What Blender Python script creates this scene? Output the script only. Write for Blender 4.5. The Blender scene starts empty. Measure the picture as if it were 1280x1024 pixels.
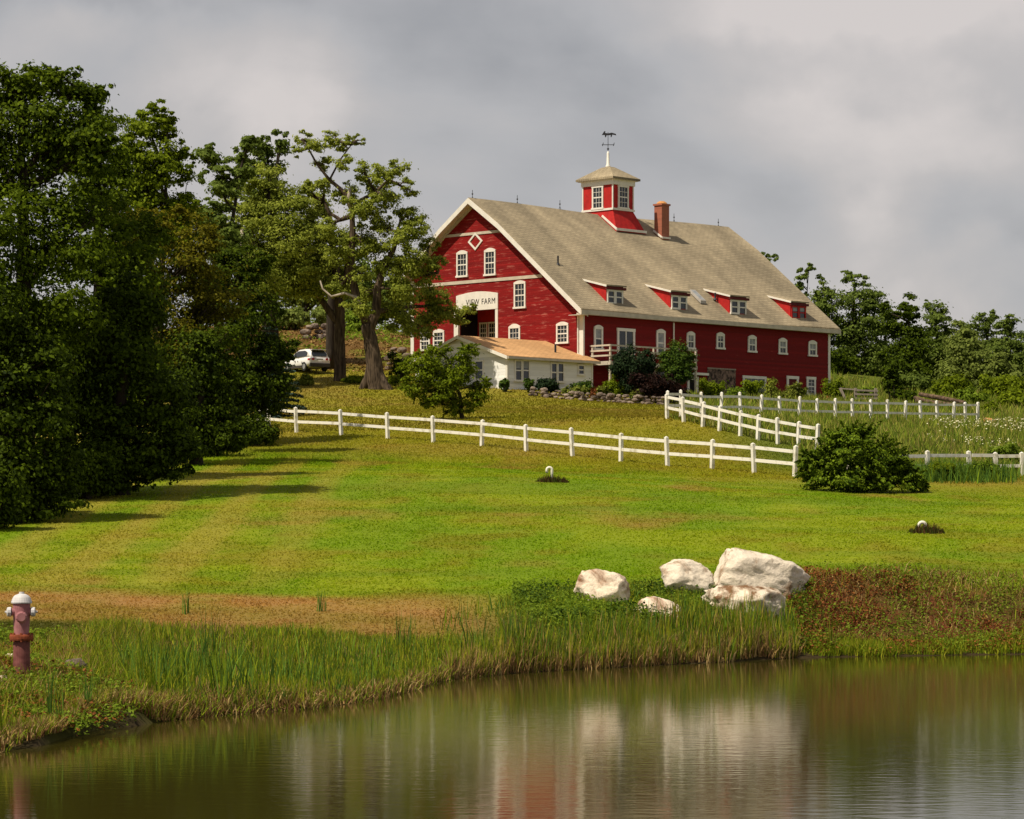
import bpy, math, random
import numpy as np
from mathutils import Vector, noise as mnoise

# ------------------------------------------------------------------ scene, camera, sky, sun
S = bpy.context.scene
COL = S.collection
R = math.radians
FPX, CAMZ, HY = 3660.0, 2.76, 660.0          # focal length in photo pixels, eye height above the pond, horizon row

cam_d = bpy.data.cameras.new('camera')
cam = bpy.data.objects.new('camera', cam_d)
COL.objects.link(cam)
cam.location = (0, 0, CAMZ)
cam.rotation_euler = (R(90), 0, 0)
cam_d.sensor_width = 36.0
cam_d.lens = FPX / 1280 * 36.0
cam_d.shift_y = (HY - 512) / 1280
cam_d.clip_start = 0.5
cam_d.clip_end = 8000
S.camera = cam

SUN_EL, SUN_DIR = R(56), Vector((-0.80, -0.60, 0)).normalized()   # direction TOWARDS the sun (horizontal part)
world = bpy.data.worlds.new('World')
S.world = world
world.use_nodes = True
nt = world.node_tree
for n in list(nt.nodes):
    nt.nodes.remove(n)
def N(tree, t, **kw):
    n = tree.nodes.new(t)
    for k, v in kw.items():
        setattr(n, k, v)
    return n
out = N(nt, 'ShaderNodeOutputWorld')
bg = N(nt, 'ShaderNodeBackground'); bg.inputs['Strength'].default_value = 0.1
sky = N(nt, 'ShaderNodeTexSky', sky_type='NISHITA')
sky.sun_disc = False
sky.sun_elevation = SUN_EL
sky.sun_rotation = math.atan2(SUN_DIR.x, SUN_DIR.y)
sky.dust_density = 2.0
tc = N(nt, 'ShaderNodeTexCoord')
mp = N(nt, 'ShaderNodeMapping'); mp.inputs['Scale'].default_value = (1, 1, 1.7); mp.inputs['Location'].default_value = (0.37, 0.0, 0.12)
n1 = N(nt, 'ShaderNodeTexNoise'); n1.inputs['Scale'].default_value = 6.5; n1.inputs['Detail'].default_value = 6; n1.inputs['Roughness'].default_value = 0.5
n1.inputs['Distortion'].default_value = 0.25
rp = N(nt, 'ShaderNodeValToRGB')
cr = rp.color_ramp
cr.elements[0].position = 0.30; cr.elements[0].color = (3.5, 3.5, 3.65, 1)
cr.elements[1].position = 0.72; cr.elements[1].color = (6.9, 6.35, 6.1, 1)
e = cr.elements.new(0.47); e.color = (4.7, 4.62, 4.7, 1)
e = cr.elements.new(0.59); e.color = (5.5, 5.2, 5.1, 1)
mx = N(nt, 'ShaderNodeMix', data_type='RGBA'); mx.inputs[0].default_value = 0.90
L = nt.links.new
L(tc.outputs['Generated'], mp.inputs['Vector']); L(mp.outputs[0], n1.inputs['Vector'])
wn = N(nt, 'ShaderNodeTexNoise'); wn.inputs['Scale'].default_value = 14; wn.inputs['Detail'].default_value = 8
L(tc.outputs['Generated'], wn.inputs['Vector'])
wv = N(nt, 'ShaderNodeVectorMath', operation='MULTIPLY_ADD'); wv.inputs[1].default_value = (0.10, 0.0, 0.08); L(wn.outputs['Color'], wv.inputs[0])
sb_ = N(nt, 'ShaderNodeVectorMath', operation='SUBTRACT'); sb_.inputs[1].default_value = (0.05, 0.0, 0.04)
L(tc.outputs['Generated'], sb_.inputs[0]); L(sb_.outputs[0], wv.inputs[2])
acc = n1.outputs['Fac']
for cx_, cz_, sx_, sz_, amt in ((-0.105, 0.158, 0.050, 0.030, 0.19), (-0.075, 0.148, 0.035, 0.020, 0.06), (0.115, 0.172, 0.060, 0.016, 0.14), (0.125, 0.128, 0.055, 0.018, 0.13), (0.15, 0.085, 0.05, 0.012, 0.08), (0.06, 0.150, 0.045, 0.012, -0.06), (-0.17, 0.182, 0.05, 0.016, -0.16), (0.0, 0.125, 0.06, 0.04, -0.07)):
    c1_ = N(nt, 'ShaderNodeVectorMath', operation='SUBTRACT'); c1_.inputs[1].default_value = (cx_, 0, cz_); L(wv.outputs[0], c1_.inputs[0])
    c2_ = N(nt, 'ShaderNodeVectorMath', operation='MULTIPLY'); c2_.inputs[1].default_value = (1 / sx_, 0, 1 / sz_); L(c1_.outputs[0], c2_.inputs[0])
    c3_ = N(nt, 'ShaderNodeVectorMath', operation='LENGTH'); L(c2_.outputs[0], c3_.inputs[0])
    c4_ = N(nt, 'ShaderNodeMapRange', interpolation_type='SMOOTHERSTEP'); c4_.inputs['From Min'].default_value = 0.15; c4_.inputs['From Max'].default_value = 1.5; c4_.inputs['To Min'].default_value = amt; c4_.inputs['To Max'].default_value = 0.0
    L(c3_.outputs['Value'], c4_.inputs['Value'])
    c5_ = N(nt, 'ShaderNodeMath', operation='ADD'); L(acc, c5_.inputs[0]); L(c4_.outputs[0], c5_.inputs[1]); acc = c5_.outputs[0]
L(acc, rp.inputs['Fac'])
sz = N(nt, 'ShaderNodeSeparateXYZ'); hi = N(nt, 'ShaderNodeMapRange'); hi.inputs['From Min'].default_value = 0.22; hi.inputs['From Max'].default_value = 0.6
hi.inputs['To Min'].default_value = 1.0; hi.inputs['To Max'].default_value = 0.62      # unseen sky overhead dimmed to hold the ambient light down
vm = N(nt, 'ShaderNodeMix', data_type='RGBA', blend_type='MULTIPLY'); vm.inputs[0].default_value = 1.0
L(tc.outputs['Generated'], sz.inputs[0]); L(sz.outputs['Z'], hi.inputs['Value']); L(rp.outputs[0], vm.inputs[6]); L(hi.outputs[0], vm.inputs[7])
L(sky.outputs[0], mx.inputs[6]); L(vm.outputs[2], mx.inputs[7]); L(mx.outputs[2], bg.inputs['Color']); L(bg.outputs[0], out.inputs['Surface'])

sun_d = bpy.data.lights.new('sun', 'SUN')
sun_d.energy = 4.9; sun_d.angle = R(0.6); sun_d.color = (1.0, 0.90, 0.74)
sun = bpy.data.objects.new('sun', sun_d)
COL.objects.link(sun)
to_sun = Vector((SUN_DIR.x * math.cos(SUN_EL), SUN_DIR.y * math.cos(SUN_EL), math.sin(SUN_EL)))
sun.rotation_euler = to_sun.to_track_quat('Z', 'Y').to_euler()
sun.location = to_sun * 300

S.view_settings.view_transform = 'Standard'
S.view_settings.look = 'None'
S.view_settings.exposure = 0.0
S.view_settings.gamma = 1.0

random.seed(7)
rng = np.random.default_rng(11)

# ------------------------------------------------------------------ helpers
def at(px, py, Y):
    return Vector(((px - 640) * Y / FPX, Y, CAMZ + (HY - py) * Y / FPX))
def wx(px, Y):
    return (px - 640) * Y / FPX

def hash2(i, j, s=0):
    v = np.sin(i * 127.1 + j * 311.7 + s * 74.7) * 43758.5453
    return v - np.floor(v)
def vnoise(x, y, s=0):
    x = np.asarray(x, float); y = np.asarray(y, float)
    i = np.floor(x); j = np.floor(y); fx = x - i; fy = y - j
    fx = fx * fx * (3 - 2 * fx); fy = fy * fy * (3 - 2 * fy)
    a = hash2(i, j, s); b = hash2(i + 1, j, s); c = hash2(i, j + 1, s); d = hash2(i + 1, j + 1, s)
    return (a * (1 - fx) + b * fx) * (1 - fy) + (c * (1 - fx) + d * fx) * fy
def fnoise(x, y, s=0):
    return 0.55 * vnoise(x, y, s) + 0.28 * vnoise(x * 2.1, y * 2.1, s + 1) + 0.17 * vnoise(x * 4.3, y * 4.3, s + 2)
def sstep(a, b, x):
    t = np.clip((np.asarray(x, float) - a) / (b - a), 0, 1)
    return t * t * (3 - 2 * t)

def link(name, me, mat=None, parent=None):
    o = bpy.data.objects.new(name, me)
    COL.objects.link(o)
    if mat is not None:
        me.materials.append(mat)
    if parent is not None:
        o.parent = parent
    return o

def tag(o, label=None, cat=None, group=None, kind=None):
    if label: o['label'] = label
    if cat: o['category'] = cat
    if group: o['group'] = group
    if kind: o['kind'] = kind
    return o

def thing(name, label, cat, loc=(0, 0, 0), rz=0.0, group=None):
    o = bpy.data.objects.new(name, None)
    COL.objects.link(o)
    o.empty_display_size = 0.3
    o.location = loc; o.rotation_euler = (0, 0, rz)
    return tag(o, label, cat, group)

def np_mesh(name, V, loops, totals, colors=None):
    me = bpy.data.meshes.new(name)
    V = np.asarray(V, np.float32)
    loops = np.asarray(loops, np.int32); totals = np.asarray(totals, np.int32)
    me.vertices.add(len(V)); me.vertices.foreach_set('co', V.ravel())
    me.loops.add(len(loops)); me.loops.foreach_set('vertex_index', loops)
    me.polygons.add(len(totals))
    starts = np.concatenate(([0], np.cumsum(totals)[:-1])).astype(np.int32)
    me.polygons.foreach_set('loop_start', starts)
    me.polygons.foreach_set('loop_total', totals)
    me.update(calc_edges=True)
    if colors is not None:
        a = me.attributes.new('tint', 'FLOAT_COLOR', 'POINT')
        c = np.ones((len(V), 4), np.float32); c[:, :3] = colors
        a.data.foreach_set('color', c.ravel())
    return me

class MB:
    """collects boxes, prisms and tubes into one mesh"""
    def __init__(s):
        s.v = []; s.f = []
    def add(s, vs, fs):
        b = len(s.v)
        s.v += [tuple(p) for p in vs]
        s.f += [tuple(b + i for i in f) for f in fs]
    def box(s, x0, x1, y0, y1, z0, z1):
        s.add([(x0, y0, z0), (x1, y0, z0), (x1, y1, z0), (x0, y1, z0), (x0, y0, z1), (x1, y0, z1), (x1, y1, z1), (x0, y1, z1)],
              [(0, 3, 2, 1), (4, 5, 6, 7), (0, 1, 5, 4), (1, 2, 6, 5), (2, 3, 7, 6), (3, 0, 4, 7)])
    def bar(s, a, b, w, h, up=Vector((0, 0, 1))):
        a = Vector(a); b = Vector(b); d = (b - a).normalized()
        sd = d.cross(up)
        if sd.length < 1e-4: sd = d.cross(Vector((0, 1, 0)))
        sd.normalize(); u = sd.cross(d).normalized()
        q = []
        for p in (a, b):
            for i, j in ((-1, -1), (1, -1), (1, 1), (-1, 1)):
                q.append(p + sd * (w / 2 * i) + u * (h / 2 * j))
        s.add(q, [(0, 3, 2, 1), (4, 5, 6, 7), (0, 1, 5, 4), (1, 2, 6, 5), (2, 3, 7, 6), (3, 0, 4, 7)])
    def prism(s, poly, P, d0, d1):
        """poly in plane coordinates, P(a, b, d) -> point, from depth d0 to d1"""
        n = len(poly)
        vs = [P(a, b, d0) for a, b in poly] + [P(a, b, d1) for a, b in poly]
        fs = [tuple(range(n - 1, -1, -1)), tuple(range(n, 2 * n))]
        for i in range(n):
            j = (i + 1) % n
            fs.append((i, j, n + j, n + i))
        s.add(vs, fs)
    def tube(s, pts, radii, n=8, cap=True):
        pts = [Vector(p) for p in pts]
        rings = []; prev = None
        for i, p in enumerate(pts):
            d = (pts[min(i + 1, len(pts) - 1)] - pts[max(i - 1, 0)])
            d = d.normalized() if d.length > 1e-6 else Vector((0, 0, 1))
            if prev is None:
                a = d.cross(Vector((0.31, 0.95, 0.1)))
                if a.length < 1e-3: a = d.cross(Vector((1, 0, 0)))
            else:
                a = prev - d * prev.dot(d)
            a.normalize(); prev = a; b = d.cross(a)
            r = radii[i] if hasattr(radii, '__len__') else radii
            rings.append([p + a * (r * math.cos(2 * math.pi * k / n)) + b * (r * math.sin(2 * math.pi * k / n)) for k in range(n)])
        vs = [q for r_ in rings for q in r_]
        fs = []
        for i in range(len(rings) - 1):
            for k in range(n):
                k2 = (k + 1) % n
                fs.append((i * n + k, i * n + k2, (i + 1) * n + k2, (i + 1) * n + k))
        if cap:
            fs.append(tuple(range(n - 1, -1, -1))); m = (len(rings) - 1) * n
            fs.append(tuple(m + k for k in range(n)))
        s.add(vs, fs)
    def lathe(s, prof, n=20, c=(0, 0, 0)):
        vs = []; fs = []
        for r, z in prof:
            for k in range(n):
                vs.append((c[0] + r * math.cos(2 * math.pi * k / n), c[1] + r * math.sin(2 * math.pi * k / n), c[2] + z))
        for i in range(len(prof) - 1):
            for k in range(n):
                k2 = (k + 1) % n
                fs.append((i * n + k, i * n + k2, (i + 1) * n + k2, (i + 1) * n + k))
        m = (len(prof) - 1) * n
        fs.append(tuple(range(n - 1, -1, -1))); fs.append(tuple(m + k for k in range(n)))
        s.add(vs, fs)
    def build(s, name, mat, parent=None, smooth=False, fix=True):
        me = bpy.data.meshes.new(name)
        me.from_pydata(s.v, [], s.f)
        if fix:
            import bmesh
            bm = bmesh.new(); bm.from_mesh(me)
            bmesh.ops.recalc_face_normals(bm, faces=bm.faces)
            bm.to_mesh(me); bm.free()
        me.update()
        if smooth:
            me.polygons.foreach_set('use_smooth', [True] * len(me.polygons))
        return link(name, me, mat, parent)

# ------------------------------------------------------------------ materials
def base_mat(name):
    m = bpy.data.materials.new(name); m.use_nodes = True
    t = m.node_tree
    for n in list(t.nodes): t.nodes.remove(n)
    o = N(t, 'ShaderNodeOutputMaterial')
    p = N(t, 'ShaderNodeBsdfPrincipled')
    t.links.new(p.outputs[0], o.inputs['Surface'])
    return m, t, p, o

def M(name, col, rough=0.8, var=0.15, scale=4.0, stretch=(1, 1, 1), bump=0.0, spec=0.25, metal=0.0, col2=None, lo=0.35, hi=0.65, detail=5):
    m, t, p, o = base_mat(name)
    c = N(t, 'ShaderNodeTexCoord'); mp = N(t, 'ShaderNodeMapping'); mp.inputs['Scale'].default_value = stretch
    n = N(t, 'ShaderNodeTexNoise'); n.inputs['Scale'].default_value = scale; n.inputs['Detail'].default_value = detail
    r = N(t, 'ShaderNodeValToRGB')
    a = tuple(x * (1 - var) for x in col); b = tuple(min(1, x * (1 + var)) for x in col)
    if col2: a, b = col, col2
    r.color_ramp.elements[0].position = lo; r.color_ramp.elements[1].position = hi
    r.color_ramp.elements[0].color = (*a, 1); r.color_ramp.elements[1].color = (*b, 1)
    t.links.new(c.outputs['Object'], mp.inputs[0]); t.links.new(mp.outputs[0], n.inputs['Vector'])
    t.links.new(n.outputs['Fac'], r.inputs[0]); t.links.new(r.outputs[0], p.inputs['Base Color'])
    p.inputs['Roughness'].default_value = rough; p.inputs['Specular IOR Level'].default_value = spec; p.inputs['Metallic'].default_value = metal
    if bump:
        bm = N(t, 'ShaderNodeBump'); bm.inputs['Strength'].default_value = bump; bm.inputs['Distance'].default_value = 0.05
        t.links.new(n.outputs['Fac'], bm.inputs['Height']); t.links.new(bm.outputs[0], p.inputs['Normal'])
    return m

def siding_mat(name, col, worn, dark, board=0.16, worn_amt=0.62):
    """painted clapboards: board courses in the bump, worn pale streaks along the boards"""
    m, t, p, o = base_mat(name)
    c = N(t, 'ShaderNodeTexCoord')
    sep = N(t, 'ShaderNodeSeparateXYZ'); t.links.new(c.outputs['Object'], sep.inputs[0])
    dv = N(t, 'ShaderNodeMath', operation='DIVIDE'); dv.inputs[1].default_value = board
    fr = N(t, 'ShaderNodeMath', operation='FRACT'); fl = N(t, 'ShaderNodeMath', operation='FLOOR')
    t.links.new(sep.outputs['Z'], dv.inputs[0]); t.links.new(dv.outputs[0], fr.inputs[0]); t.links.new(dv.outputs[0], fl.inputs[0])
    # per-board random tone
    wn = N(t, 'ShaderNodeTexWhiteNoise', noise_dimensions='1D'); t.links.new(fl.outputs[0], wn.inputs['W'])
    mp = N(t, 'ShaderNodeMapping'); mp.inputs['Scale'].default_value = (0.55, 0.55, 5.0)
    n = N(t, 'ShaderNodeTexNoise'); n.inputs['Scale'].default_value = 1.6; n.inputs['Detail'].default_value = 8; n.inputs['Roughness'].default_value = 0.65
    t.links.new(c.outputs['Object'], mp.inputs[0]); t.links.new(mp.outputs[0], n.inputs['Vector'])
    r = N(t, 'ShaderNodeValToRGB')
    r.color_ramp.elements[0].position = 0.3; r.color_ramp.elements[0].color = (*dark, 1)
    r.color_ramp.elements[1].position = worn_amt + 0.1; r.color_ramp.elements[1].color = (*worn, 1)
    e = r.color_ramp.elements.new(0.46); e.color = (*col, 1)
    e = r.color_ramp.elements.new(worn_amt); e.color = (*col, 1)
    t.links.new(n.outputs['Fac'], r.inputs[0])
    hv = N(t, 'ShaderNodeHueSaturation')
    mr = N(t, 'ShaderNodeMapRange'); mr.inputs['To Min'].default_value = 0.8; mr.inputs['To Max'].default_value = 1.15
    t.links.new(wn.outputs['Value'], mr.inputs['Value']); t.links.new(mr.outputs[0], hv.inputs['Value']); t.links.new(r.outputs[0], hv.inputs['Color'])
    t.links.new(hv.outputs[0], p.inputs['Base Color'])
    bm = N(t, 'ShaderNodeBump'); bm.inputs['Strength'].default_value = 0.6; bm.inputs['Distance'].default_value = 0.02; bm.invert = True
    t.links.new(fr.outputs[0], bm.inputs['Height']); t.links.new(bm.outputs[0], p.inputs['Normal'])
    p.inputs['Roughness'].default_value = 0.75; p.inputs['Specular IOR Level'].default_value = 0.2
    return m

def shingle_mat(name, col, dark, row=0.2):
    m, t, p, o = base_mat(name)
    c = N(t, 'ShaderNodeTexCoord')
    n = N(t, 'ShaderNodeTexNoise'); n.inputs['Scale'].default_value = 0.35; n.inputs['Detail'].default_value = 7; n.inputs['Roughness'].default_value = 0.6
    mp = N(t, 'ShaderNodeMapping'); mp.inputs['Scale'].default_value = (1.0, 0.35, 0.5)
    t.links.new(c.outputs['Object'], mp.inputs[0]); t.links.new(mp.outputs[0], n.inputs['Vector'])
    br = N(t, 'ShaderNodeTexBrick'); br.inputs['Scale'].default_value = 1.0
    br.inputs['Brick Width'].default_value = 0.55; br.inputs['Row Height'].default_value = row; br.inputs['Mortar Size'].default_value = 0.022
    br.inputs['Color1'].default_value = (*col, 1); br.inputs['Color2'].default_value = tuple(0.80 * x for x in col) + (1,)
    br.inputs['Mortar'].default_value = tuple(0.55 * x for x in col) + (1,)
    t.links.new(c.outputs['Object'], br.inputs['Vector'])
    r = N(t, 'ShaderNodeValToRGB'); r.color_ramp.elements[0].position = 0.35; r.color_ramp.elements[0].color = (*dark, 1)
    r.color_ramp.elements[1].position = 0.68; r.color_ramp.elements[1].color = (1.1, 1.08, 1.05, 1)
    t.links.new(n.outputs['Fac'], r.inputs[0])
    x = N(t, 'ShaderNodeMix', data_type='RGBA', blend_type='MULTIPLY'); x.inputs[0].default_value = 1
    t.links.new(br.outputs['Color'], x.inputs[6]); t.links.new(r.outputs[0], x.inputs[7]); t.links.new(x.outputs[2], p.inputs['Base Color'])
    p.inputs['Roughness'].default_value = 0.9; p.inputs['Specular IOR Level'].default_value = 0.15
    return m

def brick_mat(name, c1, c2, mortar, w=0.22, h=0.075):
    m, t, p, o = base_mat(name)
    c = N(t, 'ShaderNodeTexCoord'); br = N(t, 'ShaderNodeTexBrick')
    mp = N(t, 'ShaderNodeMapping'); mp.inputs['Rotation'].default_value = (R(90), 0, 0)
    br.inputs['Scale'].default_value = 1; br.inputs['Brick Width'].default_value = w; br.inputs['Row Height'].default_value = h
    br.inputs['Mortar Size'].default_value = 0.01
    br.inputs['Color1'].default_value = (*c1, 1); br.inputs['Color2'].default_value = (*c2, 1); br.inputs['Mortar'].default_value = (*mortar, 1)
    t.links.new(c.outputs['Object'], mp.inputs[0]); t.links.new(mp.outputs[0], br.inputs['Vector']); t.links.new(br.outputs['Color'], p.inputs['Base Color'])
    p.inputs['Roughness'].default_value = 0.9
    return m

def leaf_mat(name, c1, c2, trans=0.35, rough=0.6, spec=0.06, clump=0.35):
    """leaves: every leaf its own tone, slow tone change from bough to bough, some light passing through"""
    m = bpy.data.materials.new(name); m.use_nodes = True
    t = m.node_tree
    for n in list(t.nodes): t.nodes.remove(n)
    o = N(t, 'ShaderNodeOutputMaterial')
    g = N(t, 'ShaderNodeNewGeometry')
    c = N(t, 'ShaderNodeTexCoord')
    nz = N(t, 'ShaderNodeTexNoise'); nz.inputs['Scale'].default_value = clump; nz.inputs['Detail'].default_value = 3
    t.links.new(c.outputs['Object'], nz.inputs['Vector'])
    ad = N(t, 'ShaderNodeMath', operation='MULTIPLY_ADD'); ad.inputs[1].default_value = 0.55
    t.links.new(g.outputs['Random Per Island'], ad.inputs[0])
    m2 = N(t, 'ShaderNodeMath', operation='MULTIPLY'); m2.inputs[1].default_value = 0.45
    t.links.new(nz.outputs['Fac'], m2.inputs[0]); t.links.new(m2.outputs[0], ad.inputs[2])
    r = N(t, 'ShaderNodeValToRGB'); r.color_ramp.elements[0].position = 0.2; r.color_ramp.elements[1].position = 0.8
    r.color_ramp.elements[0].color = (*c1, 1); r.color_ramp.elements[1].color = (*c2, 1)
    t.links.new(ad.outputs[0], r.inputs[0])
    p = N(t, 'ShaderNodeBsdfPrincipled'); p.inputs['Roughness'].default_value = rough; p.inputs['Specular IOR Level'].default_value = spec
    tr = N(t, 'ShaderNodeBsdfTranslucent')
    mixs = N(t, 'ShaderNodeMixShader'); mixs.inputs[0].default_value = trans
    t.links.new(r.outputs[0], p.inputs['Base Color']); t.links.new(r.outputs[0], tr.inputs['Color'])
    t.links.new(p.outputs[0], mixs.inputs[1]); t.links.new(tr.outputs[0], mixs.inputs[2]); t.links.new(mixs.outputs[0], o.inputs['Surface'])
    return m

def tint_mat(name, trans=0.25, rough=0.7):
    """grass and reeds: each blade carries its own tint"""
    m = bpy.data.materials.new(name); m.use_nodes = True
    t = m.node_tree
    for n in list(t.nodes): t.nodes.remove(n)
    o = N(t, 'ShaderNodeOutputMaterial')
    a = N(t, 'ShaderNodeAttribute', attribute_name='tint')
    p = N(t, 'ShaderNodeBsdfPrincipled'); p.inputs['Roughness'].default_value = rough; p.inputs['Specular IOR Level'].default_value = 0.05
    tr = N(t, 'ShaderNodeBsdfTranslucent'); mixs = N(t, 'ShaderNodeMixShader'); mixs.inputs[0].default_value = trans
    t.links.new(a.outputs['Color'], p.inputs['Base Color']); t.links.new(a.outputs['Color'], tr.inputs['Color'])
    t.links.new(p.outputs[0], mixs.inputs[1]); t.links.new(tr.outputs[0], mixs.inputs[2]); t.links.new(mixs.outputs[0], o.inputs['Surface'])
    return m

MAT = {}
MAT['red'] = siding_mat('red_clapboard', (0.180, 0.005, 0.0045), (0.36, 0.075, 0.055), (0.14, 0.004, 0.004))
MAT['red_worn'] = siding_mat('weathered_red_clapboard', (0.225, 0.006, 0.0055), (0.42, 0.12, 0.09), (0.14, 0.004, 0.004), worn_amt=0.56)
MAT['red_plain'] = M('red_board', (0.42, 0.016, 0.014), 0.7, 0.15, 3)
MAT['red_dark'] = M('dark_red_paint', (0.10, 0.008, 0.008), 0.7, 0.2, 3)
MAT['white'] = M('white_trim_paint', (0.78, 0.74, 0.66), 0.55, 0.06, 2.0)
MAT['cream'] = M('cream_soffit', (0.55, 0.48, 0.38), 0.7, 0.1, 2.0)
MAT['white_siding'] = siding_mat('white_clapboard', (0.80, 0.79, 0.75), (0.84, 0.83, 0.80), (0.70, 0.69, 0.65), board=0.22)
MAT['shingle'] = shingle_mat('grey_tan_shingles', (0.44, 0.365, 0.245), (0.64, 0.635, 0.63))
MAT['tan_roof'] = shingle_mat('tan_shingles', (0.68, 0.40, 0.19), (0.8, 0.78, 0.75))
MAT['brick'] = brick_mat('chimney_brick', (0.40, 0.10, 0.045), (0.30, 0.07, 0.035), (0.35, 0.2, 0.14))
MAT['stone_face'] = M('stone_infill', (0.035, 0.024, 0.02), 0.95, 0.3, 3.2, col2=(0.26, 0.17, 0.13), lo=0.4, hi=0.62)
MAT['glass'] = M('window_glass', (0.012, 0.016, 0.02), 0.06, 0.3, 1.0, spec=0.6)
MAT['curtain'] = M('net_curtain', (0.30, 0.31, 0.32), 0.8, 0.2, 3.0)
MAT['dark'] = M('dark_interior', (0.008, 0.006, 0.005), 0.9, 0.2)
MAT['iron'] = M('black_iron', (0.03, 0.03, 0.035), 0.5, 0.2, 8)
MAT['lead'] = M('grey_flashing', (0.45, 0.42, 0.38), 0.5, 0.1, 6)
MAT['fence'] = M('white_fence_paint', (0.56, 0.52, 0.40), 0.6, 0.08, 3.0, col2=(0.82, 0.79, 0.70), lo=0.32, hi=0.48, detail=8)
MAT['grey_wood'] = M('weathered_wood', (0.30, 0.25, 0.20), 0.9, 0.25, 3, stretch=(6, 6, 1))
MAT['bark'] = M('grey_bark', (0.030, 0.022, 0.015), 0.95, 0.5, 2.6, stretch=(3, 3, 0.5), bump=1.0, col2=(0.125, 0.09, 0.06), spec=0.1)
MAT['bark_dark'] = M('dark_bark', (0.035, 0.026, 0.018), 0.95, 0.4, 2.0, stretch=(3, 3, 0.6), bump=0.6)
MAT['deadwood'] = M('bleached_deadwood', (0.34, 0.29, 0.23), 0.9, 0.25, 2.0, stretch=(2, 2, 0.7))
def rock_mat(name, c1, c2, lo, hi, grain=0.75):
    m, t, p, o = base_mat(name); c = N(t, 'ShaderNodeTexCoord')
    n = N(t, 'ShaderNodeTexNoise'); n.inputs['Scale'].default_value = 1.3; n.inputs['Detail'].default_value = 10; n.inputs['Roughness'].default_value = 0.62; n.inputs['Distortion'].default_value = 0.6
    r = N(t, 'ShaderNodeValToRGB'); r.color_ramp.elements[0].position = lo; r.color_ramp.elements[0].color = (*c1, 1); r.color_ramp.elements[1].position = hi; r.color_ramp.elements[1].color = (*c2, 1)
    f = N(t, 'ShaderNodeTexNoise'); f.inputs['Scale'].default_value = 9.0; f.inputs['Detail'].default_value = 8; f.inputs['Roughness'].default_value = 0.7
    mr = N(t, 'ShaderNodeMapRange'); mr.inputs['From Min'].default_value = 0.3; mr.inputs['From Max'].default_value = 0.7; mr.inputs['To Min'].default_value = grain; mr.inputs['To Max'].default_value = 1.12
    x = N(t, 'ShaderNodeMix', data_type='RGBA', blend_type='MULTIPLY'); x.inputs[0].default_value = 1
    for q in (n, f): t.links.new(c.outputs['Object'], q.inputs['Vector'])
    t.links.new(n.outputs['Fac'], r.inputs[0]); t.links.new(f.outputs['Fac'], mr.inputs['Value']); t.links.new(r.outputs[0], x.inputs[6]); t.links.new(mr.outputs[0], x.inputs[7]); t.links.new(x.outputs[2], p.inputs['Base Color'])
    b = N(t, 'ShaderNodeBump'); b.inputs['Strength'].default_value = 1.0; b.inputs['Distance'].default_value = 0.05
    t.links.new(f.outputs['Fac'], b.inputs['Height']); t.links.new(b.outputs[0], p.inputs['Normal'])
    p.inputs['Roughness'].default_value = 0.95; p.inputs['Specular IOR Level'].default_value = 0.1
    return m
MAT['rock'] = rock_mat('pale_boulder', (0.30, 0.19, 0.11), (0.80, 0.70, 0.56), 0.35, 0.46, 0.82)
MAT['rock_mixed'] = rock_mat('half_stained_boulder', (0.22, 0.12, 0.06), (0.80, 0.69, 0.54), 0.42, 0.53, 0.82)
MAT['rock_tan'] = rock_mat('tan_boulder', (0.28, 0.13, 0.065), (0.88, 0.74, 0.57), 0.36, 0.50, 0.88)
MAT['rock_grey'] = rock_mat('grey_fieldstone', (0.06, 0.042, 0.035), (0.33, 0.26, 0.20), 0.36, 0.62)
MAT['pvc'] = M('white_pvc', (0.82, 0.78, 0.66), 0.4, 0.05, 3)
MAT['hyd_pink'] = M('faded_red_paint', (0.30, 0.11, 0.12), 0.7, 0.2, 9, col2=(0.42, 0.19, 0.19))
MAT['hyd_rust'] = M('rusty_red_paint', (0.13, 0.04, 0.035), 0.75, 0.3, 10, col2=(0.24, 0.085, 0.075))
MAT['hyd_white'] = M('chalky_white_paint', (0.62, 0.60, 0.60), 0.6, 0.12, 8)
MAT['hyd_flange'] = M('rust', (0.24, 0.06, 0.025), 0.9, 0.3, 12)
MAT['car_paint'] = M('white_car_paint', (0.80, 0.79, 0.77), 0.25, 0.02, 1, spec=0.5)
MAT['car_dark'] = M('dark_plastic', (0.05, 0.042, 0.04), 0.6, 0.15, 5)
MAT['tail'] = M('red_lens', (0.45, 0.015, 0.015), 0.2, 0.1, 5, spec=0.5)
MAT['tyre'] = M('tyre_rubber', (0.02, 0.02, 0.02), 0.85, 0.2, 8)
MAT['rim'] = M('alloy', (0.45, 0.45, 0.45), 0.35, 0.1, 5, metal=0.7)
MAT['letter'] = M('black_lettering', (0.02, 0.018, 0.018), 0.7, 0.1)
MAT['old_log'] = M('old_brown_logs', (0.05, 0.032, 0.02), 0.95, 0.3, 4, col2=(0.17, 0.11, 0.07))
MAT['orange_log'] = M('cut_orange_wood', (0.55, 0.26, 0.09), 0.9, 0.2, 5)

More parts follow.
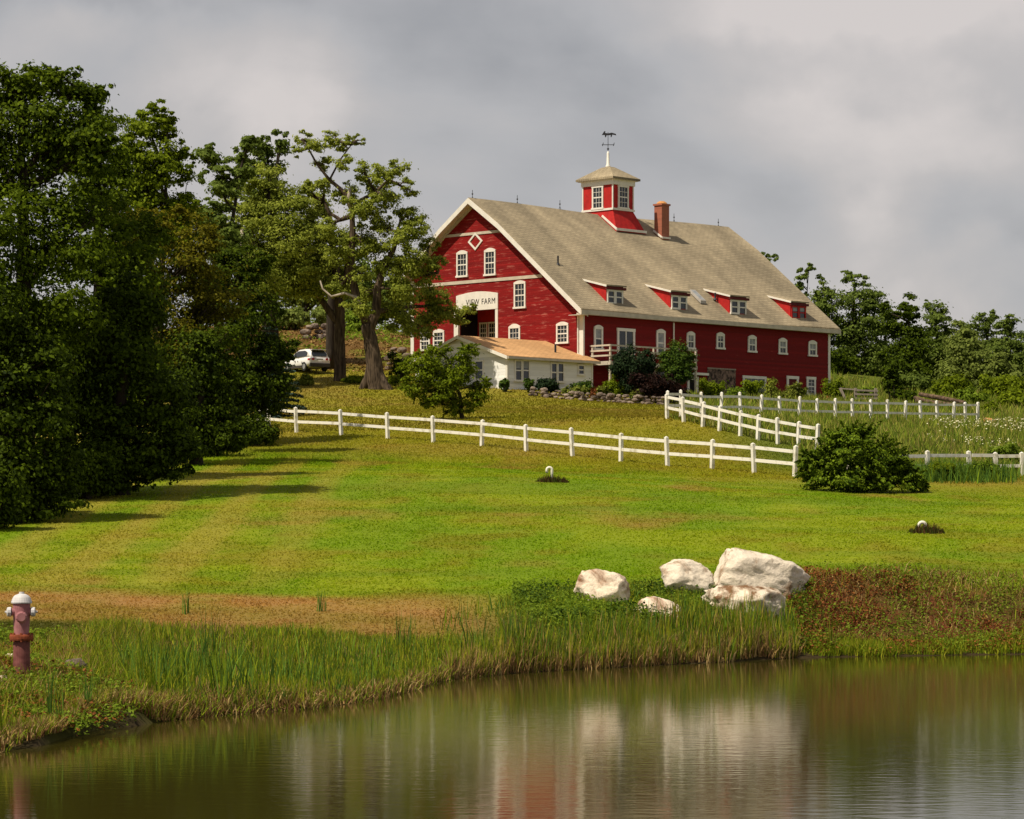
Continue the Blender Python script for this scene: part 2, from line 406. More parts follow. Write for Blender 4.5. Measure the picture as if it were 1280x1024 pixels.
# leaves
MAT['leaf_dark'] = leaf_mat('dark_leaves', (0.014, 0.027, 0.002), (0.100, 0.148, 0.006), 0.3)
MAT['leaf_mid'] = leaf_mat('mid_green_leaves', (0.07, 0.11, 0.005), (0.26, 0.33, 0.014), 0.45)
MAT['leaf_old'] = leaf_mat('grey_green_leaves', (0.125, 0.165, 0.018), (0.45, 0.50, 0.075), 0.52)
MAT['leaf_bright'] = leaf_mat('bright_leaves', (0.09, 0.15, 0.008), (0.25, 0.34, 0.03), 0.38)
MAT['leaf_brown'] = leaf_mat('bronze_leaves', (0.055, 0.055, 0.003), (0.2, 0.18, 0.01), 0.35)
MAT['leaf_yew'] = leaf_mat('yew_leaves', (0.03, 0.065, 0.005), (0.2, 0.28, 0.014), 0.25, clump=1.2)
MAT['leaf_purple'] = leaf_mat('purple_leaves', (0.010, 0.006, 0.005), (0.040, 0.018, 0.013), 0.2)
MAT['leaf_spruce'] = leaf_mat('blue_spruce_needles', (0.025, 0.05, 0.04), (0.10, 0.15, 0.12), 0.1)
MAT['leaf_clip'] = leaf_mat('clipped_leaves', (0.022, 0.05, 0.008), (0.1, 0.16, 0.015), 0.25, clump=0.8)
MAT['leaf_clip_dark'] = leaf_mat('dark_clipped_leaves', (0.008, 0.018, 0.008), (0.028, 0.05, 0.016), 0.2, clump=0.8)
MAT['leaf_bed'] = leaf_mat('yellow_green_leaves', (0.08, 0.11, 0.012), (0.24, 0.26, 0.04), 0.3)
MAT['leaf_far'] = leaf_mat('far_wood_leaves', (0.075, 0.115, 0.018), (0.22, 0.29, 0.05), 0.45)
MAT['leaf_far2'] = leaf_mat('far_pale_leaves', (0.12, 0.16, 0.03), (0.3, 0.36, 0.075), 0.45)
MAT['leaf_rust'] = leaf_mat('rusty_weed_leaves', (0.12, 0.030, 0.012), (0.30, 0.12, 0.03), 0.2)
MAT['leaf_crown'] = leaf_mat('mid_dark_crown_leaves', (0.022, 0.042, 0.002), (0.150, 0.210, 0.008), 0.35)  # mid-dark green leaves with lighter ones among them
MAT['leaf_litter'] = leaf_mat('dead_leaves', (0.14, 0.075, 0.022), (0.36, 0.23, 0.08), 0.1)
MAT['blade'] = tint_mat('grass_blades', 0.25)
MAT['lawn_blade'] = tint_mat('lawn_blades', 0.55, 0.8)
MAT['reed'] = tint_mat('reed_blades', 0.3, 0.5)

# ------------------------------------------------------------------ ground shape
SHORE_PX = [(-700, 955), (-200, 950), (0, 941), (100, 925), (180, 905), (300, 892), (400, 885), (480, 873), (520, 862), (560, 851), (640, 842), (760, 835), (900, 828), (1000, 822), (1280, 818), (1600, 815), (2400, 815)]
_sx = []; _sy = []
for px, py in SHORE_PX:
    Y = FPX * CAMZ / (py - HY); _sx.append(wx(px, Y)); _sy.append(Y)
def yshore(x):
    x = np.asarray(x, float)
    return np.interp(x, _sx, _sy) + 0.5 * (fnoise(x * 0.9, x * 0 + 3.3, 5) - 0.5) + 0.25 * (vnoise(x * 3.1, x * 0 + 1.3, 9) - 0.5)

CP = []
for (x, y) in zip(_sx, _sy): CP.append((x, y, 0.02))
for px, py, Y in [
    (30, 845, 42), (150, 850, 46.5), (0, 800, 52), (150, 790, 56), (300, 785, 58.5), (450, 785, 59.5), (600, 780, 61),
    (300, 850, 49), (450, 830, 53.5), (-200, 800, 52), (-300, 860, 41.5),
    (640, 755, 64), (720, 765, 62.8), (800, 745, 65.5), (950, 738, 66.5), (1000, 735, 66.6), (1150, 737, 67.3), (1280, 740, 68), (1450, 740, 68),
    (900, 790, 62.3), (1010, 811, 63.2), (1150, 806, 64.8), (1280, 803, 65.4), (1450, 803, 65.6),
    (0, 745, 64), (300, 745, 66), (640, 735, 68), (800, 722, 70), (1000, 716, 71), (1280, 718, 71.5),
    (640, 700, 76), (640, 650, 90), (640, 600, 109), (300, 700, 76), (300, 650, 90), (300, 600, 109), (0, 700, 76), (0, 650, 90), (0, 600, 110),
    (-300, 690, 78), (-300, 640, 95),
    (1000, 680, 80), (1000, 650, 92), (1080, 618, 112), (1280, 690, 78), (1280, 640, 97), (1280, 598, 124), (1170, 602, 120),
    (371, 543, 150), (485, 551, 144.8), (602, 560, 139.7), (716, 573, 134.5), (835, 585, 129.1), (943, 594, 124.2), (993, 599, 122),
    (500, 520, 165), (575, 525, 161), (470, 488, 207), (425, 478, 214), (380, 468, 222), (640, 492, 206), (740, 502, 203), (835, 510, 195),
    (834, 525, 151), (900, 541, 147.5), (997, 562, 143), (926, 524, 170), (1000, 528, 176), (1100, 530, 184), (1222, 531, 192),
    (1035, 498, 236), (880, 500, 222), (633, 488, 208), (1060, 472, 250), (1075, 508, 215), (1150, 492, 250), (1280, 492, 250), (1280, 520, 208), (1280, 555, 165),
    (1180, 562, 150), (1450, 560, 165), (390, 430, 245), (500, 430, 250), (390, 405, 275), (200, 440, 240), (0, 460, 230), (200, 540, 165), (0, 560, 150),
    (1280, 458, 300), (1060, 448, 300), (-400, 560, 150), (-400, 470, 230)]:
    p = at(px, py, Y); CP.append((p.x, p.y, p.z))
CP += [(0, 300, 19), (30, 300, 18.5), (-60, 80, 2.6), (-70, 150, 8.2), (-70, 230, 14), (-60, 300, 22), (60, 75, 1.6), (70, 120, 4.4), (80, 180, 8.6), (80, 250, 13.5), (80, 300, 17)]
CP = np.array(CP)
def _phi(d2): return np.sqrt(d2 + 6.0)
_A = _phi(((CP[:, None, :2] - CP[None, :, :2]) ** 2).sum(-1)) - 0.06 * np.eye(len(CP))
_P = np.c_[np.ones(len(CP)), CP[:, :2]]
_sol = np.linalg.solve(np.block([[_A, _P], [_P.T, np.zeros((3, 3))]]), np.r_[CP[:, 2], 0, 0, 0])
def land(x, y):
    x = np.clip(np.asarray(x, float), -80, 95); y = np.clip(np.asarray(y, float), 20, 310)
    shp = x.shape; q = np.c_[x.ravel(), y.ravel()]
    z = np.empty(len(q))
    for i in range(0, len(q), 20000):
        b = q[i:i + 20000]
        z[i:i + 20000] = _phi(((b[:, None, :] - CP[None, :, :2]) ** 2).sum(-1)) @ _sol[:len(CP)] + _sol[-3] + b @ _sol[-2:]
    return z.reshape(shp)
def ground(x, y):
    x = np.asarray(x, float); y = np.asarray(y, float)
    s = y - yshore(x)
    zl = np.maximum(land(x, y), 0.05 * np.clip(s, 0, 2)) + 0.08 * sstep(0, 0.5, s) + 0.05 * (fnoise(x * 0.35, y * 0.35, 2) - 0.5) * sstep(0, 4, s) 
    zw = np.maximum(-1.6, 0.5 * s)
    near = 1.15 - 0.25 * np.maximum(0, y - 6.0)           # the bank the photographer stands on
    zw = np.maximum(zw, np.minimum(near, 1.15))
    return np.where(s > 0, zl, np.maximum(zw, -1.6))
def gz(x, y):
    return float(ground(np.array([x]), np.array([y]))[0])

# ------------------------------------------------------------------ ground colours (what grows or lies there)
G_LAWN = np.array([0.160, 0.245, 0.007]); G_LAWN2 = np.array([0.225, 0.275, 0.011]); G_OLIVE = np.array([0.250, 0.205, 0.018])
G_DRY = np.array([0.350, 0.185, 0.062]); G_BANK = np.array([0.075, 0.075, 0.014]); G_SOIL = np.array([0.150, 0.042, 0.018])
G_LITTER = np.array([0.150, 0.080, 0.022]); G_MEADOW = np.array([0.130, 0.160, 0.022]); G_MUD = np.array([0.045, 0.032, 0.015])
def mixc(a, b, f):
    return a * (1 - f[..., None]) + b * f[..., None]
def gcolor(x, y):
    x = np.asarray(x, float); y = np.asarray(y, float)
    s = y - yshore(x)
    c = np.broadcast_to(G_LAWN, x.shape + (3,)).copy()
    c = mixc(c, G_LAWN2, sstep(0.38, 0.66, fnoise(x * 0.35, y * 0.16, 1)))
    c = mixc(c, G_OLIVE * 0.85, 0.6 * sstep(0.50, 0.72, fnoise(x * 0.8 + 4, y * 0.35, 15)))
    c = mixc(c, G_DRY * 0.9, 0.45 * sstep(0.60, 0.74, fnoise(x * 0.30 + 9, y * 0.12, 3)))
    c = mixc(c, np.array([0.13, 0.20, 0.008]), 0.55 * sstep(0.45, 0.65, fnoise(x * 0.10 + 2, y * 0.55, 25)))
    # mown stripes on the left of the lawn
    st = 0.5 + 0.5 * np.sin((x + 0.02 * y) * 2.6 + 1.5 * fnoise(x * 0.2, y * 0.06, 23))
    c = mixc(c, np.array([0.33, 0.26, 0.045]), 0.62 * sstep(0.35, 0.8, st) * sstep(-3, -8, x) * sstep(64, 70, y) * sstep(140, 120, y))
    # drier ground above the front fence
    up = sstep(118, 136, y + 0.9 * x)
    c = mixc(c, mixc(np.broadcast_to(G_OLIVE, c.shape), np.array([0.30, 0.20, 0.045]), 0.6 * sstep(0.46, 0.66, fnoise(x * 0.16 + 3, y * 0.16, 7))), 0.75 * up)
    # the dry strip along the top of the left bank
    wv = 2.2 * (fnoise(x * 0.45, y * 0.3, 17) - 0.45)
    ds = sstep(56.6, 58.4, y - 0.10 * x + wv) * sstep(66.8, 63.6, y - 0.05 * x + wv) * sstep(1.6, -2.0, x + wv)
    c = mixc(c, G_DRY, 0.95 * ds * (0.35 + 1.0 * fnoise(x * 0.9, y * 0.6, 4)).clip(0, 1))
    # banks
    bk = sstep(63.2, 60.5, y - 0.05 * x)
    c = mixc(c, G_BANK, bk * np.where(x < 3, 1, 1) * (1 - 0.8 * ds))
    rb = sstep(6.0, 6.8, x) * sstep(68.3, 66.9, y - 0.05 * (x - 7))
    so = mixc(np.broadcast_to(G_SOIL, c.shape), G_BANK, 0.7 * sstep(0.45, 0.65, fnoise(x * 0.9, y * 0.9, 6)))
    c = mixc(c, so, rb)
    c = mixc(c, G_MUD, sstep(1.0, 0.15, s))
    # rough meadow on the right, leaf litter on the slope behind the old trees
    md = sstep(9.0, 13.0, x) * sstep(122, 130, y)
    c = mixc(c, G_MEADOW, md)
    lt = sstep(224, 232, y) * sstep(-2, -8, x)
    c = mixc(c, mixc(np.broadcast_to(G_LITTER, c.shape), G_LAWN, 0.6 * sstep(0.5, 0.65, fnoise(x * 0.2, y * 0.2, 8))), lt)
    return c

def stretch(a, far, k=1.35):
    out = [a]; d = 4.0
    while abs(out[-1]) < abs(far):
        out.append(out[-1] + math.copysign(d, far)); d *= k
    return out[1:]
gx = np.r_[list(reversed(stretch(-45, -3000))), np.arange(-45, 60.01, 0.75), stretch(60, 3000)]
gy = np.r_[list(reversed(stretch(-10, -600))), np.arange(-10, 30, 1.0), np.arange(30, 76, 0.35), np.arange(76, 140, 0.8), np.arange(140, 310, 1.6), stretch(310, 4000)]
GX, GY = np.meshgrid(gx, gy)
GZ = ground(GX, GY)
nx, ny = len(gx), len(gy)
idx = np.arange(nx * ny).reshape(ny, nx)
quads = np.stack([idx[:-1, :-1], idx[:-1, 1:], idx[1:, 1:], idx[1:, :-1]], -1).reshape(-1, 4)
gme = np_mesh('ground', np.c_[GX.ravel(), GY.ravel(), GZ.ravel()], quads.ravel(), np.full(len(quads), 4), gcolor(GX, GY).reshape(-1, 3))
gme.polygons.foreach_set('use_smooth', [True] * len(gme.polygons))
gm, t, p, o = base_mat('grassy_ground')
a = N(t, 'ShaderNodeAttribute', attribute_name='tint'); c = N(t, 'ShaderNodeTexCoord')
n = N(t, 'ShaderNodeTexNoise'); n.inputs['Scale'].default_value = 2.2; n.inputs['Detail'].default_value = 8; n.inputs['Roughness'].default_value = 0.7
r = N(t, 'ShaderNodeValToRGB'); r.color_ramp.elements[0].position = 0.3; r.color_ramp.elements[0].color = (0.70, 0.70, 0.70, 1)  # ground tone lowered so the self-shaded blades above look less dark
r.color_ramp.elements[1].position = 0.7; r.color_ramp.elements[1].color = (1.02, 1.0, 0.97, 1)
x = N(t, 'ShaderNodeMix', data_type='RGBA', blend_type='MULTIPLY'); x.inputs[0].default_value = 1
t.links.new(c.outputs['Object'], n.inputs['Vector']); t.links.new(n.outputs['Fac'], r.inputs[0])
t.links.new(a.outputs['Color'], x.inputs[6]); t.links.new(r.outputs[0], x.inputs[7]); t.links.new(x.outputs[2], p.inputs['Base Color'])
bm_ = N(t, 'ShaderNodeBump'); bm_.inputs['Strength'].default_value = 0.25; bm_.inputs['Distance'].default_value = 0.04
t.links.new(n.outputs['Fac'], bm_.inputs['Height']); t.links.new(bm_.outputs[0], p.inputs['Normal'])
p.inputs['Roughness'].default_value = 0.95; p.inputs['Specular IOR Level'].default_value = 0.1
tag(link('ground', gme, gm), 'grassy hillside sloping up from the pond to the barn', None, None, 'structure')

# ------------------------------------------------------------------ pond water
wm, t, p, o = base_mat('pond_water')
p.inputs['Base Color'].default_value = (0.042, 0.036, 0.006, 1)
p.inputs['Roughness'].default_value = 0.06; p.inputs['IOR'].default_value = 1.33; p.inputs['Specular Tint'].default_value = (1.0, 0.93, 0.72, 1)
c = N(t, 'ShaderNodeTexCoord')
mp = N(t, 'ShaderNodeMapping'); mp.inputs['Scale'].default_value = (1.6, 3.4, 1)
n = N(t, 'ShaderNodeTexNoise'); n.inputs['Scale'].default_value = 1.5; n.inputs['Detail'].default_value = 4
t.links.new(c.outputs['Object'], mp.inputs[0]); t.links.new(mp.outputs[0], n.inputs['Vector'])
b1 = N(t, 'ShaderNodeBump'); b1.inputs['Strength'].default_value = 0.30; b1.inputs['Distance'].default_value = 0.008
t.links.new(n.outputs['Fac'], b1.inputs['Height']); t.links.new(b1.outputs[0], p.inputs['Normal'])
wb = MB(); wb.add([(-160, 4, 0), (200, 4, 0), (200, 72, 0), (-160, 72, 0)], [(0, 1, 2, 3)])
tag(wb.build('pond_water', wm), 'still brown pond reflecting the bank and barn', None, None, 'structure')

# ------------------------------------------------------------------ the red barn
AL = math.atan(0.973)
YC = 215.0
CX = wx(729, YC); Z0 = 12.6
LV = Vector((math.sin(AL), math.cos(AL), 0)); GV = Vector((-math.cos(AL), math.sin(AL), 0))
RZ = R(90) - AL
def long_uz(px, py, t=0.0):
    """photo point -> (u, z) on the plane parallel to the long wall at offset t"""
    k = (px - 640) / FPX; x0 = CX + GV.x * t; y0 = YC + GV.y * t
    u = (k * y0 - x0) / (LV.x - k * LV.y)
    Y = y0 + LV.y * u
    return u, CAMZ + (HY - py) * Y / FPX - Z0
def gable_tz(px, py, u=0.0):
    k = (px - 640) / FPX; x0 = CX + LV.x * u; y0 = YC + LV.y * u
    t = (k * y0 - x0) / (GV.x - k * GV.y)
    Y = y0 + GV.y * t
    return t, CAMZ + (HY - py) * Y / FPX - Z0

barn = thing('red_barn', 'big red gambrel barn with cupola and white trim on the hilltop', 'barn', (CX, YC, Z0), RZ)
LEN, WID = 29.2, 18.2
EV, KT, KZ, AT, AZ = 18.82 - Z0, 8.05, 25.72 - Z0, 11.2, 27.85 - Z0
SL = (KZ - EV) / (KT + 0.5)
def roof_z(t):
    if t <= KT: return EV + SL * (t + 0.5)
    if t <= AT: return KZ + (AZ - KZ) * (t - KT) / (AT - KT)
    k2 = 2 * AT - KT
    if t <= k2: return AZ - (AZ - KZ) * (t - AT) / (AT - KT)
    return KZ - SL * (t - k2)
K2 = 2 * AT - KT
TH = 0.28
def Pg(a, b, d): return (-d, a, b)            # gable wall: a along t, d outwards
def Pl(a, b, d): return (a, -d, b)            # long wall: a along u, d outwards

# walls: gable with the entry opening, long walls, back gable
e0 = gable_tz(622.5, 392); e1 = gable_tz(573, 392)
ET0, ET1 = e0[0], e1[0]; EZ1 = gable_tz(600, 388)[1]; EZ0 = -1.0
rz_ = lambda t: roof_z(t) - TH
mb = MB()
g = 0.25                                     # wall thickness
def wall_piece(poly): mb.prism(poly, Pg, -g, 0.0)
TC = max(0.0, (EZ1 + TH - EV) / SL - 0.5)          # where the roof line crosses the lintel height
wall_piece([(0, -2), (ET0, -2), (ET0, EZ1), (TC, EZ1), (0, min(EZ1 - 0.01, rz_(0)))])
wall_piece([(ET1, -2), (WID, -2), (WID, EZ1), (ET1, EZ1)])
wall_piece([(TC, EZ1), (WID, EZ1), (WID, rz_(WID)), (K2, rz_(K2)), (AT, rz_(AT)), (KT, rz_(KT))])
mb.build('gable_wall', MAT['red_worn'], barn)
mb = MB()
mb.prism([(0, -2), (WID, -2), (WID, rz_(WID)), (K2, rz_(K2)), (AT, rz_(AT)), (KT, rz_(KT)), (0, rz_(0))], Pg, -LEN, -LEN + g)
mb.prism([(g, -2), (LEN - g, -2), (LEN - g, rz_(0)), (g, rz_(0))], Pl, -g, 0.0)
mb.prism([(g, -2), (LEN - g, -2), (LEN - g, rz_(WID)), (g, rz_(WID))], Pl, -WID, -WID + g)
mb.build('wall', MAT['red'], barn)

# entry recess
RD = 2.2
mb = MB()
mb.box(RD, RD + 0.15, ET0 - 0.3, ET1 + 0.3, -1, EZ1 + 0.4)
mb.box(g + 0.002, RD, ET0 - 0.25, ET0 - 0.1, -1, EZ1 + 0.4)
mb.box(g + 0.002, RD, ET0 - 0.1, ET1 + 0.1, EZ1 + 0.2, EZ1 + 0.35)
rec = mb.build('entry_recess', MAT['red_plain'], barn)
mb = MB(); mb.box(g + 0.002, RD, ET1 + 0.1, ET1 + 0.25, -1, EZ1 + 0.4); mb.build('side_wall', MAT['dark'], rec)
mb = MB(); td = gable_tz(583.5, 400, RD)[0]
mb.box(RD - 0.06, RD, td - 0.95, td + 0.5, EZ0, gable_tz(590, 402, RD)[1]); mb.build('door', MAT['red_plain'], rec)

# roof
prof_out = [(-0.5, EV), (KT, KZ), (AT, AZ), (K2, KZ), (WID + 0.5, roof_z(WID + 0.5))]
poly = prof_out + [(t_, z_ - TH) for t_, z_ in reversed(prof_out)]
U0, U1 = -0.75, LEN + 0.7
# a long old roof: the eave line sags and wavers a little
mb = MB()
NS = 26
for s_ in range(NS):
    ua = U0 + (U1 - U0) * s_ / NS; ub = U0 + (U1 - U0) * (s_ + 1) / NS
    def sag(u): 
        q = (u - U0) / (U1 - U0)
        return -0.13 * math.sin(math.pi * q) + 0.05 * math.sin(q * 9.0)
    nq = len(prof_out)
    va = [(ua, t_, z_ + sag(ua)) for t_, z_ in prof_out]; vb = [(ub, t_, z_ + sag(ub)) for t_, z_ in prof_out]
    va2 = [(ua, t_, z_ - TH) for t_, z_ in prof_out]; vb2 = [(ub, t_, z_ - TH) for t_, z_ in prof_out]
    base = len(mb.v)
    mb.v += va + vb + va2 + vb2
    for k in range(nq - 1):
        mb.f.append((base + k, base + nq + k, base + nq + k + 1, base + k + 1))
        mb.f.append((base + 2 * nq + k, base + 2 * nq + k + 1, base + 3 * nq + k + 1, base + 3 * nq + k))
    mb.f.append((base, base + 2 * nq, base + 3 * nq, base + nq)); mb.f.append((base + nq - 1, base + 2 * nq - 1, base + 4 * nq - 1, base + 3 * nq - 1))
    if s_ == 0 or s_ == NS - 1:
        for k in range(nq - 1):
            q = base if s_ == 0 else base + nq
            q2 = base + 2 * nq if s_ == 0 else base + 3 * nq
            mb.f.append((q + k, q + k + 1, q2 + k + 1, q2 + k))
roof = mb.build('roof', MAT['shingle'], barn, fix=False)

# rake boards, soffits, eave board
def rake(uo0, uo1, drop, h, name, mat):
    b = MB()
    pts = [(t_, z_ - drop) for t_, z_ in prof_out]
    b.prism(pts + [(t_, z_ - h) for t_, z_ in reversed(pts)], lambda a_, b_, d: (d, a_, b_), uo0, uo1)
    return b.build(name, mat, barn)
rake(U0 - 0.06, U0 - 0.003, 0.05, 0.42, 'rake_board', MAT['white'])
rake(U0 + 0.02, -0.003, TH + 0.004, 0.06, 'soffit', MAT['cream'])
rake(U1 + 0.003, U1 + 0.06, 0.05, 0.42, 'rake_board', MAT['white'])
rake(LEN + 0.003, U1 - 0.02, TH + 0.004, 0.06, 'soffit', MAT['cream'])
rake(-0.08, -0.004, TH + 0.07, 0.22, 'frieze_board', MAT['cream'])
mb = MB(); mb.box(U0 - 0.05, U1 + 0.05, -0.58, -0.503, EV - 0.42, EV - 0.10); mb.box(U0 + 0.02, U1 - 0.02, -0.50, -0.004, EV - 0.40, EV - 0.31)
mb.build('eave_board', MAT['cream'], barn)
mb = MB(); mb.box(U0 - 0.02, -0.09, -0.56, 0.75, EV - 0.46, EV - 0.43); mb.build('cornice_return', MAT['white'], barn)
# corner boards
mb = MB(); mb.box(-0.05, -0.003, 0.0, 0.38, -2, EV - 0.45); mb.box(-0.05, 0.10, -0.05, -0.003, -2, EV - 0.45); mb.build('corner_board', MAT['white'], barn)
mb = MB(); mb.box(-0.05, -0.003, WID - 0.30, WID + 0.05, -2, roof_z(WID) - 0.7); mb.build('corner_board', MAT['white'], barn)
mb = MB(); mb.box(LEN - 0.22, LEN + 0.05, -0.05, -0.003, 0.0, EV - 0.45); mb.build('corner_board', MAT['white'], barn)
# horizontal bands on the gable
for (pa, pb, hh) in (((556, 296), (632, 288), 0.2), ((521, 357.5), (677, 345.5), 0.24)):
    t1, z1 = gable_tz(*pa); t0, z0 = gable_tz(*pb); z_ = (z0 + z1) / 2
    if hh > 0.22: t0 -= 0.1; t1 = WID - 0.02
    mb = MB(); mb.prism([(t0, z_ - hh / 2), (t1, z_ - hh / 2), (t1, z_ + hh / 2), (t0, z_ + hh / 2)], Pg, 0.003, 0.06); mb.build('band_board', MAT['cream'], barn)
# diamond
td, zd = gable_tz(594.5, 302); r0, r1 = 0.78, 0.58
mb = MB()
ro = [(td - r0, zd), (td, zd - 0.68), (td + r0, zd), (td, zd + 0.68)]; ri = [(td - r1, zd), (td, zd - 0.50), (td + r1, zd), (td, zd + 0.50)]
for k in range(4):
    j = (k + 1) % 4
    mb.prism([ro[k], ro[j], ri[j], ri[k]], Pg, 0.003, 0.07)
mb.build('diamond_trim', MAT['white'], barn)

def window(parent, P, a0, a1, z0, z1, arch=0.0, cols=3, rows=4, fw=0.14, mat='white', glass='glass', name='window', sill=True, mun=0.032, d0=0.003, cur=0.0):
    """a framed window on a wall: frame (one mesh), with its pane and glazing bars as sub-parts"""
    if a0 > a1: a0, a1 = a1, a0
    w = a1 - a0; b = MB(); dp = d0 + 0.08
    b.prism([(a0, z0), (a0 + fw, z0), (a0 + fw, z1), (a0, z1)], P, d0, dp)
    b.prism([(a1 - fw, z0), (a1, z0), (a1, z1), (a1 - fw, z1)], P, d0, dp)
    if arch > 0:
        top = [(a0 + w * k / 10, z1 + arch * math.sin(math.pi * k / 10)) for k in range(11)]
        b.prism([(a0, z1 - fw * 0.9), (a1, z1 - fw * 0.9)] + list(reversed([(x_, z_ + 0.003) for x_, z_ in top])), P, d0, dp + 0.01)
    else:
        b.prism([(a0 - 0.03, z1 - fw), (a1 + 0.03, z1 - fw), (a1 + 0.03, z1 + 0.02), (a0 - 0.03, z1 + 0.02)], P, d0, dp + 0.01)
    if sill:
        b.prism([(a0 - 0.06, z0 - 0.05), (a1 + 0.06, z0 - 0.05), (a1 + 0.06, z0 + 0.09), (a0 - 0.06, z0 + 0.09)], P, d0, dp + 0.05)
    wo = b.build(name, MAT[mat], parent)
    b = MB(); b.prism([(a0 + fw, z0 + 0.05), (a1 - fw, z0 + 0.05), (a1 - fw, z1 - fw * 0.5), (a0 + fw, z1 - fw * 0.5)], P, d0, d0 + 0.02); b.build('pane', MAT[glass], wo)
    if cur > 0:
        zt = z1 - fw * 0.8; b = MB(); b.prism([(a0 + fw + 0.03, zt - (z1 - z0) * cur), (a1 - fw - 0.03, zt - (z1 - z0) * cur), (a1 - fw - 0.03, zt), (a0 + fw + 0.03, zt)], P, d0 + 0.022, d0 + 0.03); b.build('blind', MAT['curtain'], wo)
    if cols or rows:
        b = MB(); ia0, ia1, iz0, iz1 = a0 + fw, a1 - fw, z0 + 0.07, z1 - fw * 0.7
        zs = [iz0 + (iz1 - iz0) * k / rows for k in range(1, rows)]
        for k in range(1, cols):
            xx = ia0 + (ia1 - ia0) * k / cols
            b.prism([(xx - mun / 2, iz0), (xx + mun / 2, iz0), (xx + mun / 2, iz1), (xx - mun / 2, iz1)], P, d0 + 0.032, d0 + 0.05)
        for k, zz in enumerate(zs):
            h_ = 0.045 if (rows % 2 == 0 and k == rows // 2 - 1) else mun / 2
            b.prism([(ia0, zz - h_), (ia1, zz - h_), (ia1, zz + h_), (ia0, zz + h_)], P, d0 + 0.034, d0 + 0.054)
        b.build('muntin', MAT[mat], wo)
    return wo

def gwin(x0, x1, y0, y1, **k):
    t1, _ = gable_tz(x0, (y0 + y1) / 2); t0, _ = gable_tz(x1, (y0 + y1) / 2)
    tm = (x0 + x1) / 2
    window(barn, Pg, t0, t1, gable_tz(tm, y1)[1], gable_tz(tm, y0)[1], **k)
gwin(571.3, 585, 316, 346, arch=0.18); gwin(606, 620, 313, 344, arch=0.18)
gwin(643, 657.5, 353, 385, arch=0.14)
gwin(636.5, 650.7, 408.5, 430, arch=0.22, cols=3, rows=3)
gwin(696, 711, 405, 429, arch=0.16)
gwin(542, 555.8, 414, 437, arch=0.16); gwin(526, 538, 415, 438, arch=0.16)
t1, z1 = gable_tz(600, 404, RD); t0, _ = gable_tz(609.3, 404, RD); zb = gable_tz(600, 430, RD)[1]
def Pr(a_, b_, d): return (RD - d, a_, b_)
window(rec, Pr, t0, t1, zb, z1, cols=3, rows=4, fw=0.09, sill=False)
t1, _ = gable_tz(611.0, 404, RD); t0, _ = gable_tz(621, 404, RD)
window(rec, Pr, t0, t1, zb, z1, cols=3, rows=4, fw=0.09, sill=False)
# entry posts
for (x0, x1) in ((568.0, 573.2), (619.6, 622.8)):
    t1, _ = gable_tz(x0, 400); t0, _ = gable_tz(x1, 400)
    mb = MB(); mb.prism([(t0, -1), (t1, -1), (t1, EZ1 - 0.003), (t0, EZ1 - 0.003)], Pg, -0.15, 0.06); mb.build('entry_post', MAT['white'], barn)

def lwin(x0, x1, y0, y1, **k):
    u0, _ = long_uz(x0, y0); u1, _ = long_uz(x1, y0); xm = (x0 + x1) / 2
    window(barn, Pl, u0, u1, long_uz(xm, y1)[1], long_uz(xm, y0)[1], **k)
for (x0, x1, y0, y1, cu) in ((742, 753, 409, 437, 0.42), (820, 831, 414, 443, 0.6), (858, 868, 417, 436, 0.3), (895, 905, 418, 436, 0.2), (934.5, 944.8, 421.5, 440, 0.35), (972.8, 983, 425, 442.5, 0.5), (1010, 1020.3, 428, 445, 0.5)):
    lwin(x0, x1, y0, y1, arch=0.16, cols=2 if y1 - y0 < 22 else 1, rows=2, fw=0.17, cur=cu)
# sliding door to the balcony, ground-floor doors and windows
lwin(771, 793, 411, 448, cols=2, rows=1, fw=0.2, mun=0.1, name='sliding_door', sill=False)
lwin(928, 957, 470.5, 500, cols=3, rows=1, fw=0.2, name='picture_window', sill=False)
lwin(983, 997.5, 470.5, 500, cols=0, rows=0, fw=0.22, glass='red_dark', name='door', sill=False)
lwin(1007.8, 1019, 471.5, 494, cols=2, rows=4, fw=0.2)
lwin(858.5, 872, 471, 502, cols=0, rows=0, fw=0.24, glass='dark', name='door', sill=False)
lwin(788, 801, 470, 484, cols=2, rows=2, fw=0.16); lwin(817, 840, 462, 484, cols=3, rows=2, fw=0.2); lwin(841, 846, 470, 500, cols=0, rows=0, fw=0.1, glass='curtain', name='door', sill=False)
u0, zt = long_uz(856, 466.5); u1, zt2 = long_uz(880, 467)
mb = MB(); mb.box(u0, u1, -0.5, -0.003, zt - 0.12, zt + 0.06); mb.build('door_hood', MAT['white'], barn)
u0, z1 = long_uz(884, 461); u1, _ = long_uz(919, 461); z0 = -1.5
mb = MB(); mb.box(u0, u1, -0.05, -0.003, z0, z1); si = mb.build('stone_infill', MAT['stone_face'], barn)
mb = MB(); mb.box(u0, u1, -0.09, -0.003, z1 + 0.003, z1 + 0.10); mb.build('lintel', MAT['grey_wood'], si)
# downspouts
u0, z1 = long_uz(841, 402)
mb = MB(); mb.tube([(u0, -0.1, EV - 0.5), (u0, -0.1, 3.0)], 0.06, 8); mb.build('downspout', MAT['white'], barn)
mb = MB(); mb.tube([(-0.12, 0.42, EV - 0.5), (-0.12, 0.42, 3.0), (-0.16, 0.2, 2.6), (-0.3, -0.5, 2.45)], 0.06, 8); mb.build('downspout', MAT['white'], barn)

